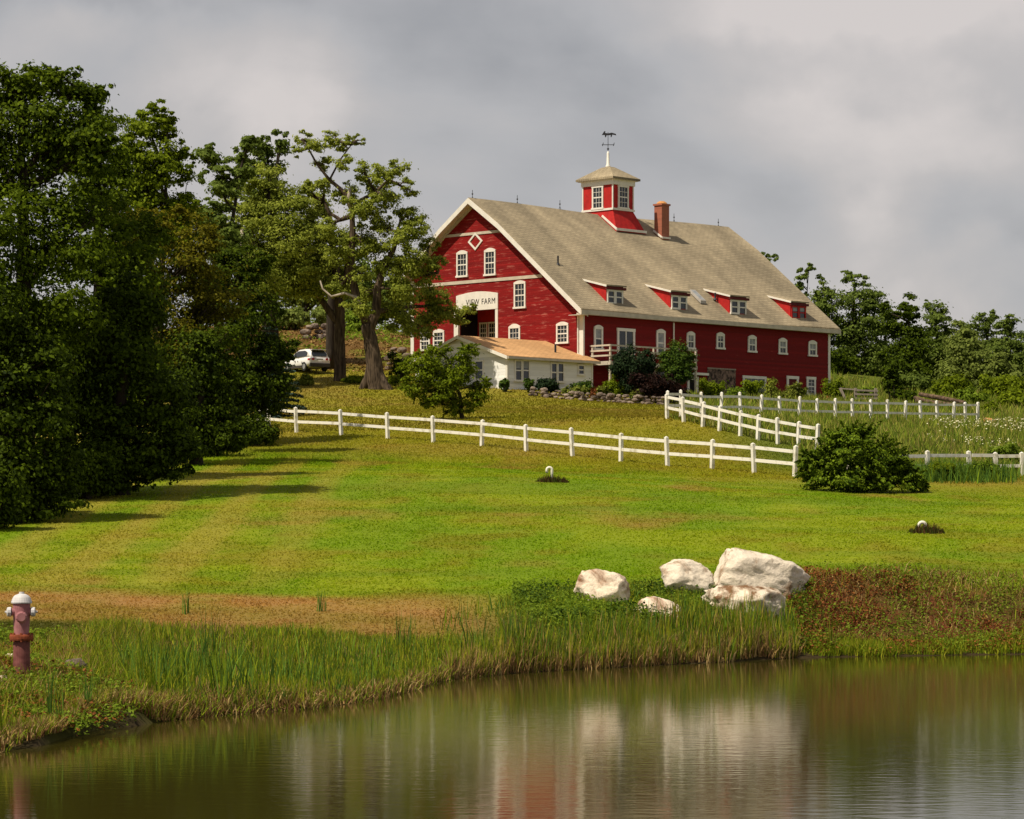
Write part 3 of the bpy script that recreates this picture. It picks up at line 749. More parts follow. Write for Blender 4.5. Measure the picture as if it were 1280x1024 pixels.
# dormers
for i, (x0, x1, yt, yb) in enumerate(((757.6, 779, 358, 383), (838, 859, 365, 388), (912, 933, 369.5, 391.5), (988, 1007.5, 379, 400.5))):
    tf = 0.45
    u0, zt = long_uz(x0, yt, tf); u1, _ = long_uz(x1, yt, tf)
    zf = roof_z(tf) - 0.3; zt = max(zt, zf + 1.5)
    rise = 0.27; tb = tf
    while zt + rise * (tb - tf) > roof_z(tb): tb += 0.05
    zb_ = zt + rise * (tb - tf)
    mb = MB()
    for ua in (u0, u1 - 0.12):
        mb.prism([(tf, zf), (tf, zt), (tb, zb_), (tb, roof_z(tb) - 0.3)], lambda a_, b_, d: (d, a_, b_), ua, ua + 0.12)
    mb.prism([(u0 + 0.12, zf), (u1 - 0.12, zf), (u1 - 0.12, zt - 0.02), (u0 + 0.12, zt - 0.02)], lambda a_, b_, d: (a_, tf - d, b_), -0.12, -0.003)
    dm = mb.build('dormer', MAT['red_plain'], barn)
    mb = MB(); mb.prism([(tf - 0.22, zt - 0.06), (tf - 0.22, zt + 0.05), (tb + 0.3, zb_ + 0.14), (tb + 0.3, zb_ + 0.02), (tf, zt + 0.003)], lambda a_, b_, d: (d, a_, b_), u0 - 0.15, u1 + 0.15)
    mb.build('roof', MAT['shingle'], dm)
    mb = MB(); mb.prism([(u0 - 0.14, zt - 0.30), (u1 + 0.14, zt - 0.30), (u1 + 0.14, zt - 0.11), (u0 - 0.14, zt - 0.11)], lambda a_, b_, d: (a_, tf - d, b_), 0.02, 0.2); mb.build('fascia', MAT['red_dark'], dm)
    mb = MB(); mb.bar((u0 - 0.17, tf - 0.2, zt - 0.06), (u0 - 0.17, tb + 0.2, zb_ - 0.02), 0.05, 0.14); mb.build('edge_board', MAT['white'], dm)
    fm = 'white' if i < 3 else 'red_plain'
    wd = (u1 - u0 - 0.16) / 2
    for k in range(2):
        ua = u0 + 0.08 + wd * k
        window(dm, lambda a_, b_, d: (a_, tf - d, b_), ua, ua + wd - 0.01, zf + 0.16, zt - 0.31, cols=1, rows=2, fw=0.13, mat=fm, sill=(k == 0), cur=0.3 if i == 3 else 0.0)

# cupola
cu0, cu1 = 13.8, 16.2; ct0, ct1 = AT - 1.6, AT + 1.6
zb0, zb1 = 27.95 - Z0, 29.95 - Z0
mb = MB(); mb.box(cu0, cu1, ct0, ct1, zb0 + 0.1, zb1)
cup = mb.build('cupola', MAT['red_plain'], barn)
mb = MB()                                           # flared base riding the ridge
e_ = 0.75
ft = [(cu0, ct0), (cu1, ct0), (cu1, ct1), (cu0, ct1)]; fb = [(cu0 - 0.35, ct0 - e_), (cu1 + 0.75, ct0 - e_), (cu1 + 0.75, ct1 + e_), (cu0 - 0.35, ct1 + e_)]
vs = [(u_, t_, zb0) for u_, t_ in ft] + [(u_, t_, roof_z(t_) - 0.1) for u_, t_ in fb]
mb.add(vs, [(0, 1, 5, 4), (1, 2, 6, 5), (2, 3, 7, 6), (3, 0, 4, 7), (0, 3, 2, 1)])
mb.build('flared_base', MAT['red_plain'], cup)
mb = MB()
mb.box(cu0 - 0.1, cu1 + 0.1, ct0 - 0.1, ct1 + 0.1, zb0 - 0.02, zb0 + 0.14)
mb.box(cu0 - 0.12, cu1 + 0.12, ct0 - 0.12, ct1 + 0.12, zb1 + 0.003, zb1 + 0.42)
for a_, b_ in ((cu0, ct0), (cu1, ct0), (cu0, ct1), (cu1, ct1)): mb.box(a_ - 0.05, a_ + 0.05, b_ - 0.05, b_ + 0.05, zb0 + 0.14, zb1)
mb.bar((cu0 - 0.37, ct0 - e_, roof_z(ct0 - e_) + 0.06), (cu1 + 0.77, ct0 - e_, roof_z(ct0 - e_) + 0.06), 0.08, 0.2)
mb.bar((cu0 - 0.36, ct0 - e_, roof_z(ct0 - e_) + 0.05), (cu0 - 0.16, AT - 0.6, roof_z(AT - 0.6) + 0.06), 0.07, 0.16)
mb.build('trim', MAT['white'], cup)
mb = MB(); h0 = zb1 + 0.42
oc = [(cu0 - 0.42, ct0 - 0.42), (cu1 + 0.42, ct0 - 0.42), (cu1 + 0.42, ct1 + 0.42), (cu0 - 0.42, ct1 + 0.42)]
cc = ((cu0 + cu1) / 2, AT)
ic = [(cc[0] - 0.25, cc[1] - 0.45), (cc[0] + 0.25, cc[1] - 0.45), (cc[0] + 0.25, cc[1] + 0.45), (cc[0] - 0.25, cc[1] + 0.45)]
vs = [(a_, b_, h0) for a_, b_ in oc] + [(a_, b_, h0 + 0.16) for a_, b_ in oc] + [(a_, b_, h0 + 1.15) for a_, b_ in ic]
mb.add(vs, [(0, 3, 2, 1)] + [(i, (i + 1) % 4, 4 + (i + 1) % 4, 4 + i) for i in range(4)] + [(4 + i, 4 + (i + 1) % 4, 8 + (i + 1) % 4, 8 + i) for i in range(4)] + [(8, 9, 10, 11)])
mb.build('roof', MAT['shingle'], cup)
mb = MB(); mb.prism([(ct0 - 0.3, h0 - 0.04), (ct1 + 0.3, h0 - 0.04), (ct1 + 0.3, h0 - 0.002), (ct0 - 0.3, h0 - 0.002)], lambda a_, b_, d: (d, a_, b_), cu0 - 0.3, cu1 + 0.3); mb.build('soffit', MAT['white'], cup)
mb = MB(); mb.lathe([(0.22, 0), (0.20, 0.15), (0.13, 0.25), (0.10, 1.15), (0.06, 1.3)], 10, (cc[0], cc[1], h0 + 1.12)); mb.build('finial', MAT['white'], cup, True)
vz = h0 + 2.4
mb = MB(); mb.tube([(cc[0], cc[1], vz - 0.1), (cc[0], cc[1], vz + 1.55)], 0.025, 6)
Cv = Vector((cc[0], cc[1], 0)); RX = Vector((math.cos(-RZ), math.sin(-RZ), 0)); RY = Vector((-math.sin(-RZ), math.cos(-RZ), 0))   # along the picture and into it
mb.bar(Cv + RX * -0.5 + Vector((0, 0, vz + 0.55)), Cv + RX * 0.5 + Vector((0, 0, vz + 0.55)), 0.03, 0.05)
mb.bar(Cv + RY * -0.5 + Vector((0, 0, vz + 0.55)), Cv + RY * 0.5 + Vector((0, 0, vz + 0.55)), 0.03, 0.05)
for dx_ in (-0.45, 0.42): 
    mb.bar(Cv + RX * dx_ + Vector((0, 0, vz + 0.45)), Cv + RX * (dx_ + 0.08) + Vector((0, 0, vz + 0.72)), 0.03, 0.05)
mb.lathe([(0.02, -0.09), (0.09, -0.03), (0.09, 0.03), (0.02, 0.09)], 8, (cc[0], cc[1], vz + 0.22))
body = [(-0.5, 0.02), (-0.42, 0.16), (-0.30, 0.34), (-0.2, 0.32), (-0.24, 0.2), (0.0, 0.16), (0.3, 0.22), (0.62, 0.12), (0.66, 0.0), (0.35, 0.06), (0.28, -0.14), (0.2, -0.14), (0.22, 0.02), (-0.12, 0.0), (-0.16, -0.15), (-0.24, -0.15), (-0.26, 0.03)]
mb.prism(body, lambda a_, b_, d: Cv + RX * a_ + RY * d + Vector((0, 0, vz + 1.30 + b_)), -0.02, 0.02)
mb.build('weathervane', MAT['iron'], cup)
um = (cu0 + cu1) / 2
t1, _ = 0, 0
window(cup, lambda a_, b_, d: (cu0 - d, a_, b_), AT - 0.62, AT + 0.58, zb0 + 0.16, zb1 + 0.0, cols=3, rows=4, fw=0.15)
window(cup, lambda a_, b_, d: (a_, ct0 - d, b_), um - 0.62, um + 0.62, zb0 + 0.16, zb1 + 0.0, cols=3, rows=4, fw=0.15)

# chimney
mb = MB(); mb.box(18.3, 19.2, 8.4, 9.2, roof_z(8.4) - 0.4, 28.55 - Z0); mb.box(18.22, 19.28, 8.32, 9.28, 28.553 - Z0, 28.7 - Z0)
ch = mb.build('chimney', MAT['brick'], barn)
mb = MB(); mb.lathe([(0.46, 0), (0.40, 0.1), (0.22, 0.22)], 12, (18.75, 8.8, 28.703 - Z0)); mb.build('chimney_cap', MAT['orange_log'], ch)
mb = MB(); mb.bar((18.25, 8.33, roof_z(8.33) + 0.05), (19.25, 8.33, roof_z(8.33) + 0.05), 0.1, 0.14); mb.bar((18.25, 8.35, roof_z(8.35) + 0.05), (18.25, 9.25, roof_z(9.25) + 0.05), 0.1, 0.12); mb.build('flashing', MAT['white'], ch)
# lightning rods, pipes, skylight
for u_ in (-0.3, 4.6, 9.4, 23.0, 28.6):
    mb = MB(); b0 = roof_z(AT) - 0.15
    mb.tube([(u_, AT, b0), (u_, AT, b0 + 0.75)], 0.022, 6); mb.lathe([(0.02, -0.08), (0.075, 0), (0.02, 0.08)], 8, (u_, AT, b0 + 0.45)); mb.tube([(u_ - 0.15, AT, b0), (u_, AT, b0 + 0.28), (u_ + 0.15, AT, b0)], 0.015, 5)
    mb.build('lightning_rod', MAT['iron'], barn)
def roof_pt(px, py):
    best = None
    for k in range(0, 112):
        t_ = k * 0.1; u_, z_ = long_uz(px, py, t_)
        d = abs(z_ - roof_z(t_))
        if best is None or d < best[0]: best = (d, u_, t_)
    return best[1], best[2], roof_z(best[2])
for px, py, h_ in ((697.5, 331, 0.65), (894, 374, 0.5)):
    u_, t_, z_ = roof_pt(px, py); mb = MB(); mb.tube([(u_, t_, z_ - 0.2), (u_, t_, z_ + h_)], 0.07, 8); mb.lathe([(0.16, -0.05), (0.09, 0.12)], 8, (u_, t_, z_)); mb.build('vent_pipe', MAT['iron'], barn)
u_, t_, z_ = roof_pt(872.5, 371)
mb = MB(); mb.prism([(t_ - 0.55, z_ - 0.55 * SL - 0.1), (t_ + 0.55, z_ + 0.55 * SL - 0.1), (t_ + 0.55, z_ + 0.55 * SL + 0.14), (t_ - 0.55, z_ - 0.55 * SL + 0.14)], lambda a_, b_, d: (d, a_, b_), u_ - 0.32, u_ + 0.32)
sk = mb.build('skylight', MAT['lead'], barn)
mb = MB(); mb.prism([(t_ - 0.47, z_ - 0.47 * SL + 0.145), (t_ + 0.47, z_ + 0.47 * SL + 0.145), (t_ + 0.47, z_ + 0.47 * SL + 0.155), (t_ - 0.47, z_ - 0.47 * SL + 0.155)], lambda a_, b_, d: (d, a_, b_), u_ - 0.25, u_ + 0.25); mb.build('pane', MAT['curtain'], sk)

# balcony
bz = long_uz(760, 451, -2.07)[1]; bu0, bu1, bd = 0.69, 10.4, 2.07
mb = MB(); mb.box(bu0, bu1, -bd, -0.06, bz - 0.05, bz); mb.box(bu0, bu1, -bd - 0.05, -bd - 0.003, bz - 0.28, bz - 0.02); mb.box(bu0 - 0.05, bu0 - 0.003, -bd, -0.06, bz - 0.28, bz - 0.02)
bal = mb.build('balcony', MAT['cream'], barn)
for k in range(5):
    u_ = bu0 + 0.06 + (bu1 - bu0 - 0.12) * k / 4
    mb = MB(); mb.box(u_ - 0.06, u_ + 0.06, -bd + 0.003, -bd + 0.123, bz + 0.003, bz + 1.2); mb.build('railing_post', MAT['cream'], bal)
    mb = MB(); mb.box(u_ - 0.07, u_ + 0.07, -bd + 0.02, -bd + 0.16, -1.5, bz - 0.053); mb.build('support_post', MAT['cream'], bal)
mb = MB(); mb.box(bu0 + 0.003, bu0 + 0.12, -0.3, -0.18, bz + 0.003, bz + 1.2); mb.build('railing_post', MAT['cream'], bal)
mb = MB()
for zz in (0.35, 0.72, 1.1):
    mb.box(bu0 + 0.01, bu1 - 0.01, -bd - 0.04, -bd, bz + zz, bz + zz + 0.12); mb.box(bu0 - 0.04, bu0, -bd, -0.06, bz + zz, bz + zz + 0.12)
mb.build('railing', MAT['cream'], bal)

# farm sign over the entry
st1, sz1 = gable_tz(571, 366); st0, _ = gable_tz(623, 366)
sz1 = gable_tz(600, 368)[1]; sz0 = EZ1 + 0.02; sw = st1 - st0
sb = barn.matrix_world
def barn_w(u_, t_, z_):
    v = Vector((CX, YC, Z0)) + LV * u_ + GV * t_; v.z = Z0 + z_; return v
sign = thing('farm_sign', 'white signboard lettered VIEW FARM over the barn entry', 'sign', barn_w(-0.064, st0, sz0), RZ)
mb = MB(); mb.prism([(0, 0), (sw, 0), (sw, sz1 - sz0)] + [(sw * (1 - k / 10), sz1 - sz0 + 0.22 * math.sin(math.pi * k / 10)) for k in range(1, 10)] + [(0, sz1 - sz0)], Pg, -0.06, 0.02); mb.build('board', MAT['white'], sign)
fc = bpy.data.curves.new('lettering', 'FONT'); fc.body = 'VIEW FARM'; fc.size = 0.62; fc.align_x = 'RIGHT'; fc.extrude = 0.004; fc.space_character = 1.12
fc.materials.append(MAT['letter'])
tmp = bpy.data.objects.new('lettering_outline', fc); COL.objects.link(tmp)
lme = bpy.data.meshes.new_from_object(tmp.evaluated_get(bpy.context.evaluated_depsgraph_get())); bpy.data.objects.remove(tmp)
fo = link('lettering', lme, None, sign)
fo.location = (-0.03, 0.22, 0.42); fo.rotation_euler = (R(90), 0, R(-90)); fo.scale = (0.9, 1, 1)

# ------------------------------------------------------------------ white annex
az0 = 12.1
ann = thing('white_annex', 'low white clapboard house with tan shingle roof before the barn', 'house', (CX, YC, az0), RZ)
ZD = az0 - Z0
def P_ag(u_end):
    return lambda a_, b_, d: (u_end - d, a_, b_)
def P_al(t_end):
    return lambda a_, b_, d: (a_, t_end - d, b_)
au0, au1, at0, at1, atm = -9.0, -0.1, -1.0, 8.4, 3.7
aev, apk = 14.95 - az0, 16.5 - az0
asl = (apk - aev) / (atm - at0)
mb = MB()
mb.prism([(at0, -2), (at1, -2), (at1, aev), (atm, apk - 0.03), (at0, aev)], P_ag(au0), -0.2, 0.0)
mb.prism([(au0 + 0.2, -2), (au1, -2), (au1, aev - 0.02), (au0 + 0.2, aev - 0.02)], P_al(at0), -0.2, 0.0)
mb.prism([(au0 + 0.2, -2), (au1, -2), (au1, aev - 0.02), (au0 + 0.2, aev - 0.02)], P_al(at1), 0.0, 0.2)
mb.box(au1 + 0.003, au1 + 0.08, at0 + 0.0, -0.06, -2, aev - 0.1)
mb.build('wall', MAT['white_siding'], ann)
ov = 0.35
pr = [(at0 - ov, aev - ov * asl), (atm, apk), (at1 + ov, aev - ov * asl)]
mb = MB(); mb.prism([(a_, b_ + 0.14) for a_, b_ in pr] + [(a_, b_ + 0.01) for a_, b_ in reversed(pr)], lambda a_, b_, d: (d, a_, b_), au0 - 0.35, au1 - 0.0)
# the strip of roof running on past the barn corner
mb.prism([(at0 - ov, aev - ov * asl + 0.14), (-0.06, aev + 0.94 * asl + 0.14), (-0.06, aev + 0.94 * asl + 0.01), (at0 - ov, aev - ov * asl + 0.01)], lambda a_, b_, d: (d, a_, b_), au1 + 0.003, au1 + 0.45)
rf = mb.build('roof', MAT['tan_roof'], ann)
u_, t_ = -2.55, 0.4
mb = MB(); zz = aev + (t_ - at0) * asl; mb.tube([(u_, t_, zz), (u_, t_, zz + 0.75)], 0.08, 8); mb.build('vent_pipe', MAT['iron'], rf)
mb = MB(); mb.prism([(a_, b_ + 0.11) for a_, b_ in pr] + [(a_, b_ - 0.12) for a_, b_ in reversed(pr)], lambda a_, b_, d: (d, a_, b_), au0 - 0.41, au0 - 0.353); mb.build('rake_board', MAT['white'], ann)
mb = MB(); mb.box(au0 - 0.34, au1 + 0.45, at0 - ov - 0.09, at0 - ov - 0.003, aev - ov * asl - 0.08, aev - ov * asl + 0.10); mb.box(au0 - 0.3, au1 + 0.44, at0 - ov, at0 - 0.003, aev - ov * asl - 0.06, aev - ov * asl - 0.02); mb.build('eave_board', MAT['cream'], ann)
mb = MB(); mb.box(au0 - 0.05, au0 - 0.003, at0, at0 + 0.14, -1, aev - 0.1); mb.box(au0 - 0.05, au0 + 0.1, at0 - 0.05, at0 - 0.003, -1, aev - 0.1); mb.box(au1 - 0.12, au1, at0 - 0.05, at0 - 0.003, -1, aev - 0.1); mb.build('corner_board', MAT['white'], ann)
def awin(x0, x1, y0, y1, **k):
    u0, _ = long_uz(x0, y0, at0); u1, _ = long_uz(x1, y0, at0); xm = (x0 + x1) / 2
    return window(ann, P_al(at0), u0, u1, long_uz(xm, y1, at0)[1] - ZD, long_uz(xm, y0, at0)[1] - ZD, **k)
for x0, x1 in ((643, 652), (652.3, 661.5), (688, 696), (696.3, 704.5)): awin(x0, x1, 450 if x0 < 670 else 453.5, 476.5 if x0 < 670 else 478, cols=1, rows=2, fw=0.09, cur=0.35 if x0 < 670 else 0.0)
awin(722, 730, 456, 469, cols=1, rows=2, fw=0.09)
tt1, zt = gable_tz(594, 451, au0); tt0, _ = gable_tz(605, 451, au0)
window(ann, P_ag(au0), tt0, tt1, gable_tz(600, 475, au0)[1] - ZD, zt - ZD, cols=1, rows=2, fw=0.09)
tt1, _ = gable_tz(556, 451, au0); tt0, _ = gable_tz(567, 451, au0)
window(ann, P_ag(au0), tt0, tt1, gable_tz(600, 475, au0)[1] - ZD, zt - ZD, cols=1, rows=2, fw=0.09)
mb = MB(); mb.box(au0 - 0.75, au0 - 0.003, 1.15 - 0.9, 1.35, -1, gz(*((Vector((CX, YC, 0)) + LV * au0).to_2d())) - az0 + 0.2); mb.build('step', MAT['white'], ann)

# ------------------------------------------------------------------ fences
def fence(name, label, pts, h=1.25, skip=(), hh=0.14, off=0):
    base = Vector((wx(pts[0][0], pts[0][1]), pts[0][1], 0)); base.z = gz(base.x, base.y)
    root = thing(name, label, 'fence', base)
    P = []
    for px, Y in pts:
        x_ = wx(px, Y); P.append(Vector((x_, Y, gz(x_, Y))) - base)
    for i, q in enumerate(P):
        lean = Vector((random.uniform(-0.085, 0.085), random.uniform(-0.05, 0.05), 0)); w = 0.075
        hj = h + random.uniform(-0.03, 0.05)
        mb = MB(); d = (P[min(i + 1, len(P) - 1)] - P[max(i - 1, 0)]); d.z = 0; d.normalize()
        mb.bar(q + Vector((0, 0, -0.3)), q + lean + Vector((0, 0, hj)), 2 * w, 2 * w, d)
        tp = q + lean + Vector((0, 0, hj))
        n_ = Vector((-d.y, d.x, 0)); c4 = [tp + d * (w * a_) + n_ * (w * b_) for a_, b_ in ((-1, -1), (1, -1), (1, 1), (-1, 1))]
        mb.add(c4 + [tp + Vector((0, 0, 0.06))], [(0, 1, 4), (1, 2, 4), (2, 3, 4), (3, 0, 4)])
        mb.build('post', MAT['fence'], root)
        if i + 1 < len(P) and i not in skip:
            for hz in (h * 0.87, h * 0.45):
                a_ = q + d * 0.0 + Vector((0, 0, hz + random.uniform(-0.02, 0.02))); b_ = P[i + 1] + Vector((0, 0, hz + random.uniform(-0.02, 0.02)))
                dd = (b_ - a_).normalized()
                mb = MB(); mb.bar(a_ + dd * 0.08, b_ - dd * 0.08, 0.05, hh); mb.build('rail', MAT['fence'], root)
    return root
FX = [300, 336, 371, 427, 485, 542, 602, 658, 716, 776, 835, 890, 943, 993]
fence('rail_fence', 'long white two rail fence crossing the lawn from the dark trees to the yew', [(x, 150 - (x - 371) / 622 * 28 + (4 if x < 340 else 0)) for x in FX])
fence('rail_fence', 'white rail fence half sunk in tall grass right of the yew', [(1062, 121), (1108, 121.5), (1160, 122.5), (1213, 123.5), (1246, 124), (1279, 124.4), (1320, 124.8)], h=1.0)
NP = [(834, 151), (855, 149.8), (878, 148.6), (899, 147.5), (925, 146.3), (947, 145.2), (972.5, 144.1), (997, 143), (1021, 142)]
fence('rail_fence', 'white rail fence descending the slope towards the yew', NP)
FP = [834, 851, 877, 901, 926, 951, 975, 998.5, 1021.6, 1044, 1066, 1088.6, 1109.5, 1131, 1151.5, 1172, 1191.5, 1207, 1222]
FYs = np.interp(FP, [834, 877, 926, 1000, 1100, 1222], [151.4, 161, 170, 176, 184, 192])
fence('rail_fence', 'white rail fence running along the meadow below the barn', list(zip(FP, FYs)), h=1.4)

# ------------------------------------------------------------------ hydrant
hx = wx(27, 42); hb = thing('fire_hydrant', 'faded pink fire hydrant with white cap on the pond bank', 'fire hydrant', (hx, 42, gz(hx, 42) - 0.02), R(8))
zt = at(27, 740, 42).z - hb.location.z
mb = MB(); mb.lathe([(0.125, -0.15), (0.122, 0.02), (0.118, zt * 0.44)], 24); mb.build('standpipe', MAT['hyd_rust'], hb, False)
mb = MB(); mb.lathe([(0.12, -0.045), (0.165, -0.045), (0.172, -0.02), (0.172, 0.015), (0.165, 0.035), (0.12, 0.04)], 24, (0, 0, zt * 0.455))
for k in range(8): mb.lathe([(0.018, -0.065), (0.018, 0.06)], 6, (0.148 * math.cos(k * 0.785), 0.148 * math.sin(k * 0.785), zt * 0.455))
mb.build('flange', MAT['hyd_flange'], hb)
mb = MB(); mb.lathe([(0.105, zt * 0.48), (0.11, zt * 0.55), (0.122, zt * 0.72), (0.124, zt * 0.84), (0.13, zt * 0.86)], 24); mb.build('barrel', MAT['hyd_pink'], hb)
mb = MB(); mb.lathe([(0.145, zt * 0.862), (0.15, zt * 0.875), (0.138, zt * 0.905), (0.122, zt * 0.935), (0.095, zt * 0.96), (0.05, zt * 0.975), (0.038, zt * 0.978), (0.036, zt * 1.0)], 24); mb.build('bonnet', MAT['hyd_white'], hb)
for sgn, ln in ((-1, 0.20), (1, 0.19)):
    mb = MB(); mb.tube([(0.07 * sgn, -0.02, zt * 0.76), ((ln - 0.055) * sgn, -0.04, zt * 0.76)], 0.055, 14); nz = mb.build('outlet', MAT['hyd_pink'], hb)
    mb = MB(); mb.tube([((ln - 0.055) * sgn, -0.04, zt * 0.76), ((ln - 0.045) * sgn, -0.04, zt * 0.76), (ln * sgn, -0.045, zt * 0.76), ((ln + 0.01) * sgn, -0.045, zt * 0.76)], [0.066, 0.072, 0.066, 0.04], 12); mb.tube([((ln + 0.01) * sgn, -0.045, zt * 0.76), ((ln + 0.035) * sgn, -0.045, zt * 0.76)], 0.018, 5); mb.build('outlet_cap', MAT['hyd_white'], nz)
mb = MB(); mb.tube([(0, -0.09, zt * 0.70), (0, -0.165, zt * 0.70)], 0.07, 14); nz = mb.build('outlet', MAT['hyd_pink'], hb)
mb = MB(); mb.tube([(0, -0.165, zt * 0.70), (0, -0.175, zt * 0.70), (0, -0.20, zt * 0.70)], [0.08, 0.085, 0.06], 12); mb.build('outlet_cap', MAT['hyd_pink'], nz)

# ------------------------------------------------------------------ boulders
import bmesh
def boulder_mesh(name, sx, sy, sz, seed, cuts=9, rough=0.075, sub=5, lump=0.22, taper=0.0, pw=2.6):
    rr = random.Random(seed)
    bm = bmesh.new(); bmesh.ops.create_icosphere(bm, subdivisions=sub, radius=1.0)
    planes = []
    for _ in range(cuts):
        v = Vector((rr.gauss(0, 1), rr.gauss(0, 1), rr.gauss(0, 0.8))).normalized(); planes.append((v, rr.uniform(0.70, 0.92)))
    off = Vector((rr.uniform(0, 50), rr.uniform(0, 50), rr.uniform(0, 50)))
    for v in bm.verts:
        p_ = v.co.copy()
        p_ /= (abs(p_.x) ** pw + abs(p_.y) ** pw + abs(p_.z) ** pw) ** (1 / pw)
        p_ *= 0.92
        p_ *= 1 + lump * mnoise.noise(p_ * 1.1 + off)
        for n_, d_ in planes:
            k = p_.dot(n_) - d_
            if k > 0: p_ -= n_ * k * 0.93
        p_ *= 1 + rough * mnoise.noise(p_ * 3.0 + off) + rough * 0.6 * mnoise.noise(p_ * 8 + off) + rough * 0.35 * mnoise.noise(p_ * 21 + off) - rough * 0.35 * max(0.0, 0.12 - abs(mnoise.noise(Vector((p_.x * 1.4, p_.y * 1.4, p_.z * 3.2)) + off))) * 6
        p_.z *= 1 - taper * p_.x
        v.co = Vector((p_.x * sx, p_.y * sy, p_.z * sz))
    me = bpy.data.meshes.new(name); bm.to_mesh(me); bm.free()
    me.polygons.foreach_set('use_smooth', [True] * len(me.polygons))
    return me
def boulder(label, x0, x1, y0, y1, Y, mat, seed, rot=0.0, tilt=0.0, group='boulders on the pond bank', **k):
    w = (x1 - x0) * Y / FPX; h = (y1 - y0) * Y / FPX
    me = boulder_mesh('boulder', w * 0.56, w * 0.45, h * 0.66, seed, **k)
    o = link('boulder', me, MAT[mat]); c_ = at((x0 + x1) / 2, (y0 + y1) / 2, Y)
    o.location = c_; o.rotation_euler = (0, R(tilt), R(rot))
    return tag(o, label, 'boulder', group)
boulder('largest cream white boulder, a long slab topping the bank heap', 887, 1004, 697, 750, 66.4, 'rock', 77, 0, 9, cuts=5, taper=0.22, lump=0.14, pw=3.2)
boulder('middle sized blocky cream boulder left of the largest one', 824, 890, 706, 746, 65.8, 'rock', 12, 10, -4)
boulder('rounded brown stained boulder at the left end of the heap', 717, 787, 718, 763, 64.2, 'rock_tan', 23, 0, 5)
boulder('angular boulder lying below the largest one behind the reeds', 882, 990, 737, 784, 64.3, 'rock_mixed', 37, 5, 14, cuts=16, taper=-0.15, lump=0.3, rough=0.11, pw=2.2)
boulder('low pale boulder half hidden by reeds below the blocky one', 790, 856, 753, 792, 63.0, 'rock_tan', 44, 0, 12)
boulder('small pale stone low among the cattails on the left', 717, 736, 781, 798, 61.2, 'rock', 51, 0, 0, sub=3)
boulder('long greyish pink stone in the weeds beside the hydrant', 80, 108, 824, 838, 43.5, 'rock_grey', 61, 0, 12, group='stones beside the hydrant', sub=3)
boulder('small rusty stone at the far left behind the hydrant', 6, 20, 818, 832, 43.8, 'rock_tan', 66, 0, 0, group='stones beside the hydrant', sub=3)
boulder('tan stone in the weeds left of the hydrant base', -8, 11, 846, 862, 41.2, 'rock_tan', 67, 0, 0, group='stones beside the hydrant', sub=3)

# ------------------------------------------------------------------ stone wall below the flower bed
sw_ = thing('stone_wall', 'low dry stone wall edging the flower bed before the barn', 'stone wall', (wx(755, 201), 201, gz(wx(755, 201), 201)))
rr = random.Random(3); mbw = []
def add_stones(root, pts, rows, size, seed, name='stones', mat='rock_grey'):
    rr = random.Random(seed); V = []; F = []
    for (px0, Y0), (px1, Y1) in zip(pts[:-1], pts[1:]):
        a_ = Vector((wx(px0, Y0), Y0, 0)); b_ = Vector((wx(px1, Y1), Y1, 0)); n_ = max(1, int((b_ - a_).length / (size * 0.85)))
        for k in range(n_):
            for r_ in range(rows):
                if r_ == rows - 1 and rr.random() < 0.3: continue
                q = a_.lerp(b_, (k + rr.uniform(0.2, 0.8)) / n_); s_ = size * rr.uniform(0.55, 1.1)
                me = boulder_mesh('s', s_ * 0.62, s_ * 0.5, s_ * rr.uniform(0.26, 0.45), rr.randint(0, 9999), cuts=10, sub=2)
                q += Vector((rr.uniform(-0.1, 0.1), rr.uniform(-0.25, 0.25), 0)); z_ = gz(q.x, q.y) + size * 0.18 + r_ * size * 0.5
                an = rr.uniform(-0.5, 0.5); ca, sa = math.cos(an), math.sin(an)
                b0 = len(V)
                for v in me.vertices: V.append((q.x + v.co.x * ca - v.co.y * sa - root.location.x, q.y + v.co.x * sa + v.co.y * ca - root.location.y, z_ + v.co.z - root.location.z))
                for p_ in me.polygons: F.append(tuple(b0 + i for i in p_.vertices))
                bpy.data.meshes.remove(me)
    me = bpy.data.meshes.new(name); me.from_pydata(V, [], F); me.polygons.foreach_set('use_smooth', [False] * len(F))
    return link(name, me, MAT[mat], root)
add_stones(sw_, [(664, 204), (720, 202), (770, 200.5), (832, 199)], 3, 0.42, 8)
fw = thing('stone_wall', 'rough fieldstone heap on the brown slope behind the parked car', 'stone wall', (wx(405, 250), 250, gz(wx(405, 250), 250)))
add_stones(fw, [(378, 249), (402, 250), (428, 252)], 3, 0.9, 18)
fw = thing('stone_wall', 'rubble stone retaining wall against the left end of the barn', 'stone wall', (wx(500, 226), 226, gz(wx(500, 226), 226)))
add_stones(fw, [(482, 227), (498, 226.5), (513, 226)], 6, 0.75, 28)

